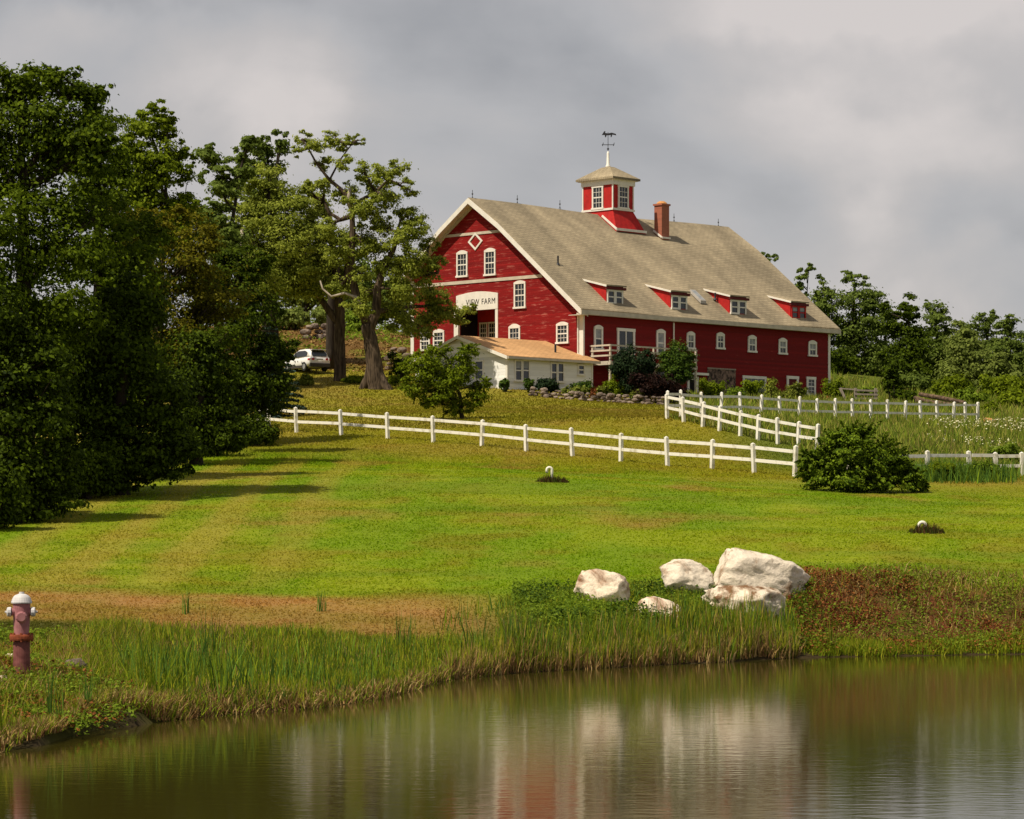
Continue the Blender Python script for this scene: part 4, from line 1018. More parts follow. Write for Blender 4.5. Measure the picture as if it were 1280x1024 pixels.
# ------------------------------------------------------------------ white vent pipes on the lawn
def vent(label, px, ybase, ytop, Y, flip):
    x_ = wx(px, Y); z_ = gz(x_, Y); h = (ybase - ytop) * Y / FPX; r = 0.05
    root = thing('vent_pipe', label, 'vent pipe', (x_, Y, z_), 0, 'gooseneck vent pipes on the lawn')
    w = r * 1.9
    pts = [(0, 0, -0.2), (0, 0, h - w)] + [(-w + w * math.cos(a_), 0, h - w + w * math.sin(a_)) for a_ in np.linspace(0.2, math.pi, 9)] + [(-2 * w, 0, h - w - 0.10)]
    mb = MB(); mb.tube(pts, r, 12, cap=True); mb.build('pipe', MAT['pvc'], root, True)
    mb = MB(); mb.tube([(-2 * w, 0, h - w - 0.11), (-2 * w, 0, h - w - 0.06)], [r * 0.8, r * 0.8], 12); mb.build('opening', MAT['dark'], root)
vent('white gooseneck pipe in a dark weed tuft below the middle of the fence', 690, 607, 589, 107, 1)
vent('white gooseneck pipe low in brown weeds right of the boulders', 1157, 676, 663, 84, 1)

# ------------------------------------------------------------------ blades: grass, reeds, weeds
def blades(name, x, y, h, w, tint, mat, lean=0.25, z=None, bend=0.3, parent=None):
    n_ = len(x)
    if z is None: z = ground(x, y)
    ph = rng.uniform(0, 2 * np.pi, n_); ln = rng.normal(0, lean, (n_, 2)) * h[:, None]
    dx = np.cos(ph) * w / 2; dy = np.sin(ph) * w / 2
    mid = 0.5
    B = np.c_[x, y, z - 0.02]
    D = np.c_[dx, dy, np.zeros(n_)]
    Mi = B + np.c_[ln * mid * (1 - bend), h * mid * 1.02]
    T = B + np.c_[ln, h * np.sqrt(np.maximum(0.05, 1 - (ln ** 2).sum(1) / np.maximum(h, 1e-3) ** 2 * 0.5))]
    V = np.stack([B - D, B + D, Mi - D * 0.8, Mi + D * 0.8, T], 1).reshape(-1, 3)
    o_ = (np.arange(n_) * 5)[:, None]
    loops = (o_ + np.array([[0, 1, 3, 2, 2, 3, 4]])).ravel()
    tot = np.tile([4, 3], n_)
    c_ = np.repeat(tint, 5, axis=0)
    me = np_mesh(name, V, loops, tot, c_)
    return link(name, me, MAT[mat], parent)
def tints(cols, n_, jitter=0.18):
    cols = np.array(cols); k = rng.integers(0, len(cols), n_)
    return cols[k] * (1 + rng.normal(0, jitter, (n_, 1))).clip(0.4, 1.7)
def scatter_px(n_, px0, px1, Y0, Y1, power=1.0):
    Y = Y0 + (Y1 - Y0) * rng.random(n_) ** power
    return wx(px0 + (px1 - px0) * rng.random(n_), Y), Y

# mown lawn
x_, y_ = scatter_px(520000, -40, 1330, 49, 150, 1.25)
s_ = y_ - yshore(x_); k = (s_ > 1.5) & ~((x_ > 6.2) & (y_ < 67.5))
x_, y_ = x_[k], y_[k]; n_ = len(x_)
tn = gcolor(x_, y_) * (1 + rng.normal(0, 0.08, (n_, 1))).clip(0.7, 1.4) * np.array([1.42, 1.46, 1.2])  # blade tint raised to offset the shade blades cast on each other
hh = (0.025 + 0.045 * rng.random(n_)) * (0.7 + 0.8 * fnoise(x_ * 0.7, y_ * 0.5, 19)) * (1 + 0.8 * (y_ > 120)); blades_w = 0.018 + 0.016 * rng.random(n_) + 0.00025 * y_
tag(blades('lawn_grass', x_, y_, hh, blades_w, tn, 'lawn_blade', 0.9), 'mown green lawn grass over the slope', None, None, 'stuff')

# upper lawn to the buildings
x_, y_ = scatter_px(60000, 330, 1000, 150, 232, 1.1)
k = np.ones(len(x_), bool); x_, y_ = x_[k], y_[k]; n_ = len(x_)
tn = gcolor(x_, y_) * (1 + rng.normal(0, 0.2, (n_, 1))).clip(0.4, 1.8)
tag(blades('upper_grass', x_, y_, 0.07 + 0.09 * rng.random(n_), 0.06 + 0.04 * rng.random(n_), tn, 'lawn_blade', 0.6), 'drier olive grass between fence and barn', None, None, 'stuff')

# bank grass on the left
def bankset(name, label, n_, px0, px1, d0, d1, h0, h1, w0, w1, cols, mat='reed', lean=0.2, mask=None, hvar=0.5, patch=0.0, ps=0.7):
    px = px0 + (px1 - px0) * rng.random(n_)
    yy = np.full(n_, 50.0)
    for _ in range(4): yy = yshore(wx(px, yy))
    d = d0 + (d1 - d0) * rng.random(n_)
    yy = yy + d; xx = wx(px, yy)
    k = np.ones(n_, bool)
    if mask is not None: k &= mask(xx, yy, d)
    if patch: k &= fnoise(xx * ps, yy * ps, 31) > patch
    xx, yy = xx[k], yy[k]; m_ = len(xx)
    h = (h0 + (h1 - h0) * rng.random(m_)) * (1 - hvar + 2 * hvar * fnoise(xx * 0.8, yy * 0.8, 21))
    return tag(blades(name, xx, yy, h, w0 + (w1 - w0) * rng.random(m_), tints(cols, m_), mat, lean), label, None, None, 'stuff')
GR = [(0.17, 0.25, 0.012), (0.24, 0.30, 0.016), (0.34, 0.34, 0.026), (0.12, 0.18, 0.010), (0.30, 0.30, 0.02)]
GD = [(0.075, 0.15, 0.022), (0.11, 0.20, 0.028), (0.15, 0.25, 0.03), (0.06, 0.12, 0.018)]
STRAW = [(0.42, 0.27, 0.10), (0.30, 0.19, 0.07), (0.50, 0.36, 0.15), (0.22, 0.12, 0.05)]
bankset('bank_grass', 'tall green bank grass between pond and dry strip', 40000, 110, 700, 0.1, 14.5, 0.10, 0.30, 0.012, 0.024, GR + GD[1:2], mask=lambda x, y, d: (y - 0.10 * x < 57.4 + 2.4 * (fnoise(x * 0.9, y * 0.9, 41) - 0.4)) & (fnoise(x * 1.1, y * 0.8, 43) > 0.42), hvar=0.9)
bankset('low_bank_grass', 'short yellowed grass between the taller bank grass', 34000, 60, 720, 0.1, 15, 0.06, 0.18, 0.014, 0.026, GR[1:3] + STRAW[:2] + GR[4:], mask=lambda x, y, d: y - 0.10 * x < 58.2)
bankset('sedge', 'darker sedge leaning over the left bank', 2600, 150, 640, 0.2, 8.0, 0.30, 0.75, 0.014, 0.026, GD[1:] + GR[:2], patch=0.50, hvar=0.7)
bankset('short_grass', 'low pale grass at the hydrant bank', 9000, -60, 180, 0.05, 16, 0.06, 0.18, 0.012, 0.022, GR + [(0.20, 0.15, 0.05)])
bankset('cattails', 'cattails along the middle of the shore below the boulders', 4600, 630, 995, 0.1, 2.3, 0.32, 0.82, 0.016, 0.03, GD + GR + STRAW[:1], lean=0.14, hvar=0.7, patch=0.36, ps=1.3, mask=lambda x, y, d: d < 3.4 + 0 * x)
bankset('cattail_edge_grass', 'light green reed blades along the water edge', 5200, 560, 1000, 0.05, 1.6, 0.25, 0.6, 0.014, 0.026, GR + STRAW[:1], lean=0.12)
bankset('dead_reeds', 'straw coloured dead reed stalks at the waterline', 5200, 560, 1000, 0.0, 1.0, 0.15, 0.50, 0.014, 0.028, STRAW, lean=0.3)
bankset('edge_straw', 'brown dead grass hanging at the left waterline', 8000, -40, 620, -0.15, 0.8, 0.05, 0.28, 0.012, 0.024, STRAW + GR[:2] + [(0.16, 0.08, 0.03)], lean=0.5)
bankset('mud_edge_grass', 'straw and weeds hiding the mud lip below the hydrant', 2600, 40, 230, -0.1, 0.9, 0.08, 0.26, 0.012, 0.022, STRAW + GR, lean=0.5)
bankset('right_bank_grass', 'short green grass along the right waterline', 9000, 1000, 1340, 0.05, 1.4, 0.08, 0.3, 0.014, 0.028, GR, lean=0.3)
bankset('bank_top_grass', 'rough grass around the boulders', 9000, 620, 1030, 2.0, 9.0, 0.08, 0.22, 0.014, 0.026, GR + GD, lean=0.3, mask=lambda x, y, d: y < 67.2)

# taller tufts that stand out singly
def tuft(name, label, px, Y, h, n_, spread, cols, cat='reed clump', group=None, w=0.018, dome=0.0):
    if not dome: n_ = int(n_ * 2.2)
    x0 = wx(px, Y); z0 = gz(x0, Y)
    if z0 < 0: z0 = -0.05
    a_ = rng.uniform(0, 2 * np.pi, n_); r_ = spread * np.sqrt(rng.random(n_))
    o_ = blades(name, r_ * np.cos(a_), r_ * np.sin(a_), h * (0.45 + 0.55 * rng.random(n_)) * np.sqrt(np.maximum(0.06, 1 - dome * (r_ / spread) ** 2)), np.full(n_, w), tints(cols, n_), 'reed', 0.10, z=np.zeros(n_))
    o_.location = (x0, Y, z0); return tag(o_, label, cat, group)
GRP = 'single cattail clumps'
tuft('cattail_clump', 'tall cattail clump at the waterline right of the hydrant', 68, 38.6, 1.0, 9, 0.12, GD, group=GRP)
tuft('cattail_clump', 'thin cattail clump between hydrant clump and tall bank grass', 113, 40.2, 0.85, 7, 0.10, GD, group=GRP)
tuft('cattail_clump', 'bright reed sprout at the left edge of the waterline', 4, 36.9, 0.75, 9, 0.10, GR, group=GRP)
tuft('cattail_clump', 'dark cattail clump topping the bank grass above the left shore', 262, 49, 1.35, 12, 0.22, GD, group=GRP)
tuft('cattail_clump', 'dark cattail clump before the middle of the dry strip', 505, 56, 1.05, 12, 0.14, GD, group=GRP)
tuft('cattail_clump', 'small reed clump standing in the dry strip on the left', 231, 60, 0.7, 8, 0.12, GD, group=GRP)
tuft('cattail_clump', 'small reed clump standing in the dry strip nearer the middle', 402, 61.5, 0.7, 8, 0.14, GD, group=GRP)
tuft('cattail_clump', 'light cattail clump at the end of the reeds beside the red bank', 1037, 62.9, 0.95, 10, 0.12, GR + STRAW, group=GRP)
for lab, px, Y, w_ in (('dark weed tuft around the pipe below the middle of the fence', 690, 106.9, 0.62), ('brown weed tuft around the pipe right of the boulders', 1158, 83.8, 0.55)):
    tuft('weed_tuft', lab, px, Y, 0.40, 340, w_, [(0.05, 0.045, 0.012), (0.09, 0.07, 0.02), (0.10, 0.05, 0.02), (0.06, 0.08, 0.015)], 'weed tuft', 'weed tufts around the pipes', w=0.035, dome=1.0).scale = (1, 0.7, 1)

# ------------------------------------------------------------------ leaves and trees
def leaf_quads(P, nrm, size, asp=0.62):
    """rhombic leaves at P facing nrm"""
    n_ = len(P)
    nrm = nrm / np.linalg.norm(nrm, axis=1, keepdims=True).clip(1e-6)
    a_ = rng.normal(size=(n_, 3)); a_[:, 2] -= 0.5
    a_ -= nrm * (a_ * nrm).sum(1, keepdims=True); a_ /= np.linalg.norm(a_, axis=1, keepdims=True).clip(1e-6)
    b_ = np.cross(nrm, a_)
    s = size[:, None]
    fold = nrm * s * 0.16
    V = np.stack([P - a_ * s * 0.5, P + b_ * s * asp * 0.5 + fold, P + a_ * s * 0.5, P - b_ * s * asp * 0.5 + fold], 1).reshape(-1, 3)
    return V
def leaf_mesh(name, V):
    n_ = len(V) // 4
    return np_mesh(name, V, np.arange(4 * n_), np.full(n_, 4))

def lobes_leaves(lobes, n_leaves, size, clump=0.26, flat=0.6, outer=0.45, per=70, droop=0.0, rnd=0.40):
    """lobes: list of (centre, (rx, ry, rz)); boughs of leaves spread through each lobe, thicker outside"""
    vol = np.array([(r_[0] * r_[1] * r_[2]) ** (2 / 3) for _, r_ in lobes]); share = vol / vol.sum()
    out = []; tips = []
    for (c_, r_), sh in zip(lobes, share):
        n_l = max(60, int(n_leaves * sh)); nc = max(5, n_l // per)
        d = rng.normal(size=(nc, 3)); d /= np.linalg.norm(d, axis=1, keepdims=True)
        rad = rng.random(nc) ** outer
        cc_ = d * rad[:, None] * 0.86
        r3 = np.array(r_); cs = cc_ * r3
        tips.append((np.array(c_) + cs, d))
        k = rng.integers(0, nc, n_l)
        mean = (r3[0] * r3[1] * r3[2]) ** (1 / 3)
        rc = clump * mean * (0.6 + 0.8 * rng.random(nc))
        off = rng.normal(size=(n_l, 3)) * (0.45 + 0.5 * rng.random((n_l, 1))); off[:, 2] *= flat
        lp = cs[k] + off * rc[k][:, None]
        lp[:, 2] -= droop * (off[:, 0] ** 2 + off[:, 1] ** 2) * rc[k]
        nr = off * 0.5 + d[k] * 0.45 + np.array([0, 0, 0.55]) + rng.normal(size=(n_l, 3)) * rnd
        P = np.array(c_) + lp
        out.append(leaf_quads(P, nr, size * (0.6 + 0.8 * rng.random(n_l))))
    return np.concatenate(out), tips

def satellites(lobes, n=4):
    """small outlying boughs round each lobe, so that outlines break up"""
    out_ = list(lobes)
    for c_, r_ in lobes:
        for _ in range(n):
            d = Vector((random.gauss(0, 1), random.gauss(0, 1), random.gauss(0.25, 0.8))).normalized(); k = random.uniform(0.72, 0.98); q = random.uniform(0.28, 0.50)
            out_.append(((c_[0] + d.x * r_[0] * k, c_[1] + d.y * r_[1] * k, c_[2] + d.z * r_[2] * k), (r_[0] * q, r_[1] * q, r_[2] * q * 0.8)))
    return out_

def limb(mb, a, b, r0, r1, wob=0.08, seg=5, n=7, rise=0.0):
    a = Vector(a); b = Vector(b); L_ = (b - a).length; pts = []; rad = []
    o1 = Vector((random.uniform(-1, 1), random.uniform(-1, 1), random.uniform(-0.5, 0.5))) * L_ * wob
    for k in range(seg + 1):
        q = k / seg; pts.append(a.lerp(b, q) + o1 * math.sin(math.pi * q) + Vector((0, 0, rise * L_ * math.sin(math.pi * q)))); rad.append(r0 + (r1 - r0) * q)
    mb.tube(pts, rad, n); return pts

def tree(name, label, px, Y, lobes_px, n_leaves, size, leafm, barkm='bark_dark', tr=0.28, sat=4, shoots=0, group=None, cat='tree', clump=0.27, twigs=True, outer=0.45, flat=0.42, per=130, droop=0.0, ztrunk=None, split=1.0):
    """lobes_px: (px, py, rx_px, ry_px[, depth offset]) measured at the tree's distance"""
    bx_ = wx(px, Y); bz_ = gz(bx_, Y); base = Vector((bx_, Y, bz_))
    root = thing(name, label, cat, base, 0, group)
    k = Y / FPX; lobes = []
    for l in lobes_px:
        c_ = at(l[0], l[1], Y) - base; dy = l[4] if len(l) > 4 else random.uniform(-0.35, 0.35) * l[2] * k
        lobes.append(((c_.x, c_.y + dy, c_.z), (l[2] * k, l[2] * k * 0.9, l[3] * k)))
    V, tips = lobes_leaves(satellites(lobes, sat), n_leaves, size, clump, flat, outer, per, droop)
    tips = tips[:len(lobes)]
    if shoots:                                   # stray leafy shoots arching out past the outline
        P_ = []; Q_ = []
        for _ in range(shoots):
            c_, r_ = random.choice(lobes); d = Vector((random.gauss(0, 1), random.gauss(0, 1), random.gauss(0.3, 0.7))).normalized()
            a_ = np.array([c_[0] + d.x * r_[0] * 0.6, c_[1] + d.y * r_[1] * 0.6, c_[2] + d.z * r_[2] * 0.6]); ln_ = random.uniform(0.5, 0.95) * r_[0]
            f = rng.random(70) ** 0.8
            q = a_ + f[:, None] * ln_ * np.array([d.x, d.y, d.z + 0.35]); q[:, 2] -= 0.45 * ln_ * f ** 2
            q += rng.normal(0, 0.07 * ln_, (70, 3)) * (1.2 - f[:, None]); P_.append(q); Q_.append(np.tile([d.x * 0.5, d.y * 0.5, 0.9], (70, 1)) + rng.normal(0, 0.35, (70, 3)))
        P_ = np.concatenate(P_); V = np.concatenate([V, leaf_quads(P_, np.concatenate(Q_), size * (0.6 + 0.7 * rng.random(len(P_))))])
    V[:, 2] = np.maximum(V[:, 2], 0.03 + ground(V[:, 0] + bx_, V[:, 1] + Y) - bz_)
    link('crown', leaf_mesh('crown', V), MAT[leafm], root)
    mb = MB()
    top = max(lobes, key=lambda q: q[0][2]); tz = top[0][2]
    tp = Vector((top[0][0] * 0.9, top[0][1] * 0.9, tz))
    mb.tube([(0, 0, -0.4), (0, 0, 0.0), (tp.x * 0.05, 0, tz * 0.08), (tp.x * 0.2 + random.uniform(-.15, .15), tp.y * 0.2, tz * 0.35), (tp.x * 0.55 + random.uniform(-.2, .2), tp.y * 0.5, tz * 0.7), tp], [tr * 1.5, tr * 1.25, tr, tr * 0.8, tr * 0.45, tr * 0.12], 9)
    for (c_, r_), (tc_, td_) in zip(lobes, tips):
        q = min(0.85, max(0.18, (c_[2] - r_[2] * 0.9) / max(tz, 0.1))); st = Vector((tp.x * q * 0.8, tp.y * q * 0.8, tz * q))
        pts = limb(mb, st, c_, tr * 0.42, tr * 0.14, 0.06, 4, 6)
        if twigs:
            for j in range(0, min(len(tc_), 26)):
                limb(mb, pts[random.choice((1, 2, 3, 4))], tc_[j], tr * 0.13, 0.012, 0.07, 3, 4)
    mb.build('trunk', MAT[barkm], root, True, fix=False)
    return root

def shrub(name, label, px, Y, wpx, hpx, n_leaves, size, leafm, group=None, cat='shrub', depth=None, lobes=7, stems=7, clump=0.3, flat=0.7, seed=0, stem_mat='bark_dark', outer=0.4):
    rr = random.Random(seed or int(px * 7)); k = Y / FPX; w = wpx * k; h = hpx * k
    bx_ = wx(px, Y); bz_ = gz(bx_, Y)
    root = thing(name, label, cat, (bx_, Y, bz_), 0, group)
    L_ = [((0, 0, h * 0.45), (w * 0.36, w * 0.32, h * 0.45))]
    for i in range(lobes):
        a_ = 2 * math.pi * i / lobes + rr.uniform(-0.3, 0.3); q = rr.uniform(0.5, 0.8)
        s_ = rr.uniform(0.18, 0.27); hz = rr.uniform(0.22, 0.70)
        L_.append(((math.cos(a_) * w * 0.38 * q, math.sin(a_) * w * 0.34 * q, h * hz), (w * s_, w * s_, h * min(hz, 0.30))))
    V, tips = lobes_leaves(L_, n_leaves, size, clump, flat, outer, 40)
    V[:, 2] = np.maximum(V[:, 2], 0.02 + ground(V[:, 0] + bx_, V[:, 1] + Y) - bz_)
    link('foliage', leaf_mesh('foliage', V), MAT[leafm], root)
    mb = MB()
    for i in range(stems):
        c_ = L_[1 + i % lobes][0] if lobes else L_[0][0]
        limb(mb, (rr.uniform(-.1, .1) * w, rr.uniform(-.1, .1) * w, -0.2), (c_[0] * 0.9, c_[1] * 0.9, c_[2] * 1.1), 0.025 * h + 0.008, 0.008, 0.1, 3, 5)
    mb.build('stem', MAT[stem_mat], root)
    return root

DARK = 'dark trees along the left of the lawn'
tree('broadleaf_tree', 'tallest dark tree at the left edge of the picture', 30, 97, [(-15, 170, 95, 85), (70, 160, 80, 75), (20, 105, 70, 30), (-30, 300, 110, 95), (95, 110, 38, 28), (118, 185, 45, 55), (80, 290, 85, 85), (0, 420, 110, 90)], 64000, 0.155, 'leaf_crown', tr=0.4, group=DARK)
tree('broadleaf_tree', 'rounded dark tree just right of the tallest one', 120, 108, [(118, 230, 50, 75), (125, 165, 32, 42), (140, 330, 75, 80), (105, 420, 90, 80), (150, 480, 70, 80)], 42000, 0.155, 'leaf_crown', tr=0.33, group=DARK)
tree('broadleaf_tree', 'feathery lighter green tree rising between dark crowns on the left', 195, 132, [(185, 158, 30, 30), (200, 205, 38, 40), (178, 250, 45, 45), (215, 280, 42, 55), (228, 195, 14, 24), (168, 195, 26, 34), (210, 150, 14, 18), (232, 250, 22, 34), (158, 225, 28, 34)], 40000, 0.15, 'leaf_mid', tr=0.22, group=DARK, clump=0.26, outer=0.55)
tree('broadleaf_tree', 'bronze tinged tree in the middle of the dark row', 225, 124, [(190, 330, 62, 75), (240, 320, 48, 60), (255, 390, 60, 70), (200, 430, 60, 70), (165, 290, 40, 45)], 34000, 0.15, 'leaf_brown', tr=0.28, group=DARK)
tree('broadleaf_tree', 'dense black green tree ending the dark row at the fence', 300, 143, [(305, 330, 36, 40), (300, 390, 55, 55), (325, 440, 42, 50), (290, 470, 55, 55), (318, 500, 40, 35), (340, 480, 30, 45), (270, 340, 40, 40), (275, 505, 45, 35)], 46000, 0.16, 'leaf_dark', tr=0.3, group=DARK)
tree('broadleaf_tree', 'low spreading dark tree with boughs over the lawn shadow', 150, 100, [(150, 420, 75, 70), (90, 480, 80, 70), (190, 500, 60, 60), (210, 555, 45, 35), (130, 560, 70, 55), (60, 560, 60, 60), (170, 380, 45, 40), (150, 588, 60, 24), (95, 605, 60, 28), (200, 578, 45, 22)], 56000, 0.15, 'leaf_dark', tr=0.3, group=DARK)
tree('broadleaf_tree', 'nearest dark tree reaching down to the left edge of the lawn', 18, 88, [(10, 500, 80, 80), (-30, 400, 70, 80), (60, 580, 45, 45), (0, 600, 70, 50), (45, 450, 50, 50), (30, 632, 60, 24)], 44000, 0.14, 'leaf_dark', tr=0.26, group=DARK)
tree('broadleaf_tree', 'dark tree filling the row above the second lawn shadow', 245, 122, [(235, 480, 60, 60), (260, 440, 50, 55), (225, 540, 45, 38), (270, 530, 40, 30), (205, 560, 35, 28), (245, 560, 45, 18), (295, 545, 36, 18)], 36000, 0.15, 'leaf_dark', tr=0.26, group=DARK)
for lab, px, Y, w_, h_, mm in (('pale shrub glowing at the foot of the dark row', 157, 106, 26, 36, 'leaf_mid'), ('dark shrub under the nearest dark tree', 40, 91, 130, 80, 'leaf_dark'), ('dark shrub between the first and second lawn shadows', 205, 113, 110, 66, 'leaf_dark'), ('dark shrub at the foot of the tree by the fence', 268, 132, 100, 50, 'leaf_dark'), ('dark shrub in the gap left of the pale shrub', 105, 98, 110, 75, 'leaf_dark'), ('dark shrub at the left edge beside the lawn', -15, 85, 110, 80, 'leaf_dark'), ('dark shrub under the black green tree by the fence', 318, 141, 70, 46, 'leaf_dark')):
    shrub('shrub', lab, px, Y, w_, h_, 9000, 0.13, mm, 'shrubs under the dark trees')

# trees behind the dark row
MID = 'trees between the dark row and the old trunks'
tree('broadleaf_tree', 'slim dark green tree with dense tufts behind the feathery one', 268, 205, [(255, 200, 20, 24), (275, 235, 26, 30), (300, 215, 20, 24), (265, 275, 30, 35), (285, 300, 32, 35), (310, 182, 18, 18)], 17000, 0.26, 'leaf_far', tr=0.3, group=MID, outer=0.55)
tree('broadleaf_tree', 'broad light green tree left of the old trunks', 345, 212, [(335, 230, 36, 32), (350, 275, 50, 40), (320, 300, 40, 45), (370, 310, 50, 45), (345, 350, 55, 35), (310, 260, 30, 30), (385, 345, 40, 25)], 30000, 0.21, 'leaf_old', tr=0.4, group=MID)
tree('broadleaf_tree', 'dark topped tree behind the light green one', 330, 228, [(325, 185, 22, 22), (350, 180, 18, 18), (340, 215, 26, 28), (300, 200, 16, 20), (330, 260, 40, 40)], 12000, 0.26, 'leaf_far', tr=0.3, group=MID, outer=0.6)
mb = MB(); q0 = at(303, 400, 217); gz_ = gz(q0.x, 217)
mb.tube([(0, 0, -0.3), (0.05, 0, 4), (0.0, 0, at(303, 320, 217).z - gz_), (-0.05, 0, at(303, 280, 217).z - gz_)], [0.26, 0.22, 0.17, 0.10], 8)
mb.tube([(0.03, 0, at(303, 320, 217).z - gz_), (0.5, 0.1, at(303, 305, 217).z - gz_)], [0.1, 0.04], 6)
o_ = mb.build('dead_tree', MAT['deadwood'], None, True); o_.location = (q0.x, 217, gz_); tag(o_, 'bare pale dead tree stub above the dark crowns', 'dead tree')

# old gnarled trees: trunks and limbs drawn out one by one
def gnarled(label, px, Y, limbs, dead, lobes_px, n_leaves, size, leafm, clump=0.30):
    bx_ = wx(px, Y); base = Vector((bx_, Y, gz(bx_, Y)))
    root = thing('old_tree', label, 'tree', base, 0, 'old gnarled trees beside the barn')
    k = Y / FPX
    def pt(q): 
        c_ = at(q[0], q[1], Y) - base; c_.y += q[2] if len(q) > 2 else 0.0; return c_
    mb = MB(); ends = []
    for pts, r0, r1 in limbs:
        P = [pt(q) for q in pts]; n_ = len(P)
        # resample with a little wander
        Q = []; Rr = []
        for i in range(n_ - 1):
            for s in range(4):
                f = s / 4; v = P[i].lerp(P[i + 1], f)
                if not (i == 0 and s == 0): v += Vector((random.uniform(-1, 1), random.uniform(-1, 1), 0)) * 0.06 * r0
                Q.append(v); Rr.append(r0 + (r1 - r0) * ((i + f) / (n_ - 1)))
        Q.append(P[-1]); Rr.append(r1)
        mb.tube(Q, Rr, 10); ends += P[1:]
    lobes = []
    for l in lobes_px:
        c_ = pt((l[0], l[1], l[4] if len(l) > 4 else random.uniform(-1.6, 1.6)))
        lobes.append((tuple(c_), (l[2] * k, l[2] * k, l[3] * k)))
    V, tips = lobes_leaves(satellites(lobes), n_leaves, size, clump, 0.55, 0.6, 70); tips = tips[:len(lobes)]
    for (c_, r_), (tc_, _) in zip(lobes, tips):
        near = min(ends, key=lambda q: (q - Vector(c_)).length)
        pts = limb(mb, near, c_, 0.13, 0.05, 0.1, 4, 6)
        for j in range(min(len(tc_), 12)): limb(mb, random.choice(pts[1:]), tc_[j], 0.045, 0.015, 0.1, 3, 4)
    mb.build('trunk', MAT['bark'], root, True, fix=False)
    link('crown', leaf_mesh('crown', V), MAT[leafm], root)
    if dead:
        mb = MB()
        for pts, r0, r1 in dead:
            P = [pt(q) for q in pts]; mb.tube(P, np.linspace(r0, r1, len(P)), 8)
        mb.build('dead_limb', MAT['deadwood'], root, True)
    return root
gnarled('massive forked old tree with bare pale limbs beside the barn', 470, 207,
    [([(472, 492), (470, 470), (466, 440), (459, 405)], 0.74, 0.46), ([(488, 493, -0.6), (478, 476, -0.3), (470, 455)], 0.36, 0.28), ([(452, 490, 0.3), (460, 472, 0.1), (464, 450)], 0.34, 0.28),
     ([(459, 405), (446, 375), (438, 335), (441, 290), (440, 262)], 0.36, 0.17), ([(462, 410), (470, 390), (472, 360), (480, 335), (492, 312), (496, 290)], 0.40, 0.14),
     ([(440, 262), (430, 240), (412, 225), (396, 205)], 0.2, 0.08), ([(440, 262), (452, 250), (470, 240), (485, 225)], 0.18, 0.08), ([(480, 335), (505, 330), (530, 325), (548, 340)], 0.18, 0.06), ([(470, 390), (500, 380, 3), (540, 375, 5.5), (575, 380, 7)], 0.2, 0.05),
     ([(440, 270), (425, 275), (415, 268)], 0.2, 0.1), ([(396, 205), (385, 185), (378, 175)], 0.08, 0.04), ([(412, 225), (425, 200), (440, 180)], 0.08, 0.04)],
    [([(457, 398, 0.0), (452, 384, -0.5), (446, 373, -0.8), (432, 368, -1.0), (415, 372, -0.8), (404, 362, -0.7), (401, 352, -0.7)], 0.15, 0.05), ([(440, 262, -.3), (436, 248, -.4), (438, 236, -.4)], 0.2, 0.1), ([(441, 262), (455, 258), (466, 255)], 0.12, 0.06)],
    [(395, 185, 16, 14), (412, 172, 14, 12), (380, 172, 12, 12), (432, 180, 14, 12), (447, 172, 8, 8), (372, 190, 8, 8), (405, 205, 14, 12), (432, 208, 14, 12), (455, 215, 16, 14),
     (478, 222, 20, 16), (500, 215, 16, 14), (508, 235, 14, 14), (485, 250, 22, 16), (465, 262, 18, 14), (505, 262, 14, 12), (455, 300, 22, 22), (500, 300, 26, 20), (520, 290, 18, 14), (535, 305, 14, 12),
     (490, 335, 22, 18), (520, 330, 26, 18), (545, 330, 14, 16), (505, 365, 28, 20), (535, 360, 24, 18, 4), (530, 390, 28, 18, 5), (555, 385, 24, 14, 6), (578, 380, 15, 9, 7), (588, 376, 8, 7, 7.5), (545, 372, 22, 12, 5.5), (572, 392, 14, 8, 6.5), (520, 410, 22, 16, 4), (500, 400, 20, 18), (415, 290, 18, 18), (425, 320, 20, 20), (455, 345, 16, 16), (450, 388, 18, 12, -1.5), (470, 310, 20, 20), (480, 280, 22, 16), (430, 240, 20, 18), (450, 265, 22, 20), (440, 300, 18, 22, 2), (462, 365, 18, 16, 2), (425, 355, 22, 18, 2), (500, 330, 26, 22, 2), (530, 345, 20, 18), (515, 275, 18, 16), (470, 235, 18, 14), (495, 385, 26, 16, 2)],
    58000, 0.18, 'leaf_old')
gnarled('straight trunked old tree left of the massive forked one', 425, 214,
    [([(425, 481), (425, 455), (424, 425), (425, 400), (424, 372)], 0.48, 0.36), ([(424, 405), (412, 390), (400, 372), (385, 358), (372, 345)], 0.32, 0.12), ([(424, 372), (420, 340), (414, 300), (412, 268), (404, 250)], 0.36, 0.10), ([(424, 372), (432, 345), (435, 320)], 0.3, 0.1), ([(400, 372), (395, 345), (385, 325)], 0.15, 0.05), ([(414, 300), (400, 285), (390, 275)], 0.14, 0.05)],
    [([(400, 372, -0.6), (386, 362, -0.8), (372, 352, -1.0), (352, 350, -1.2), (335, 346, -1.3)], 0.14, 0.05), ([(372, 352, -1), (360, 345, -1.1), (345, 340, -1.3)], 0.07, 0.03)],
    [(400, 255, 20, 18), (385, 280, 26, 22), (405, 300, 24, 22), (370, 300, 24, 22), (390, 330, 30, 22), (365, 330, 24, 20), (415, 340, 22, 20), (430, 360, 18, 14), (375, 360, 26, 14), (350, 350, 24, 14), (400, 365, 20, 12), (430, 300, 16, 18), (405, 232, 14, 14), (385, 240, 14, 14)],
    36000, 0.18, 'leaf_old')
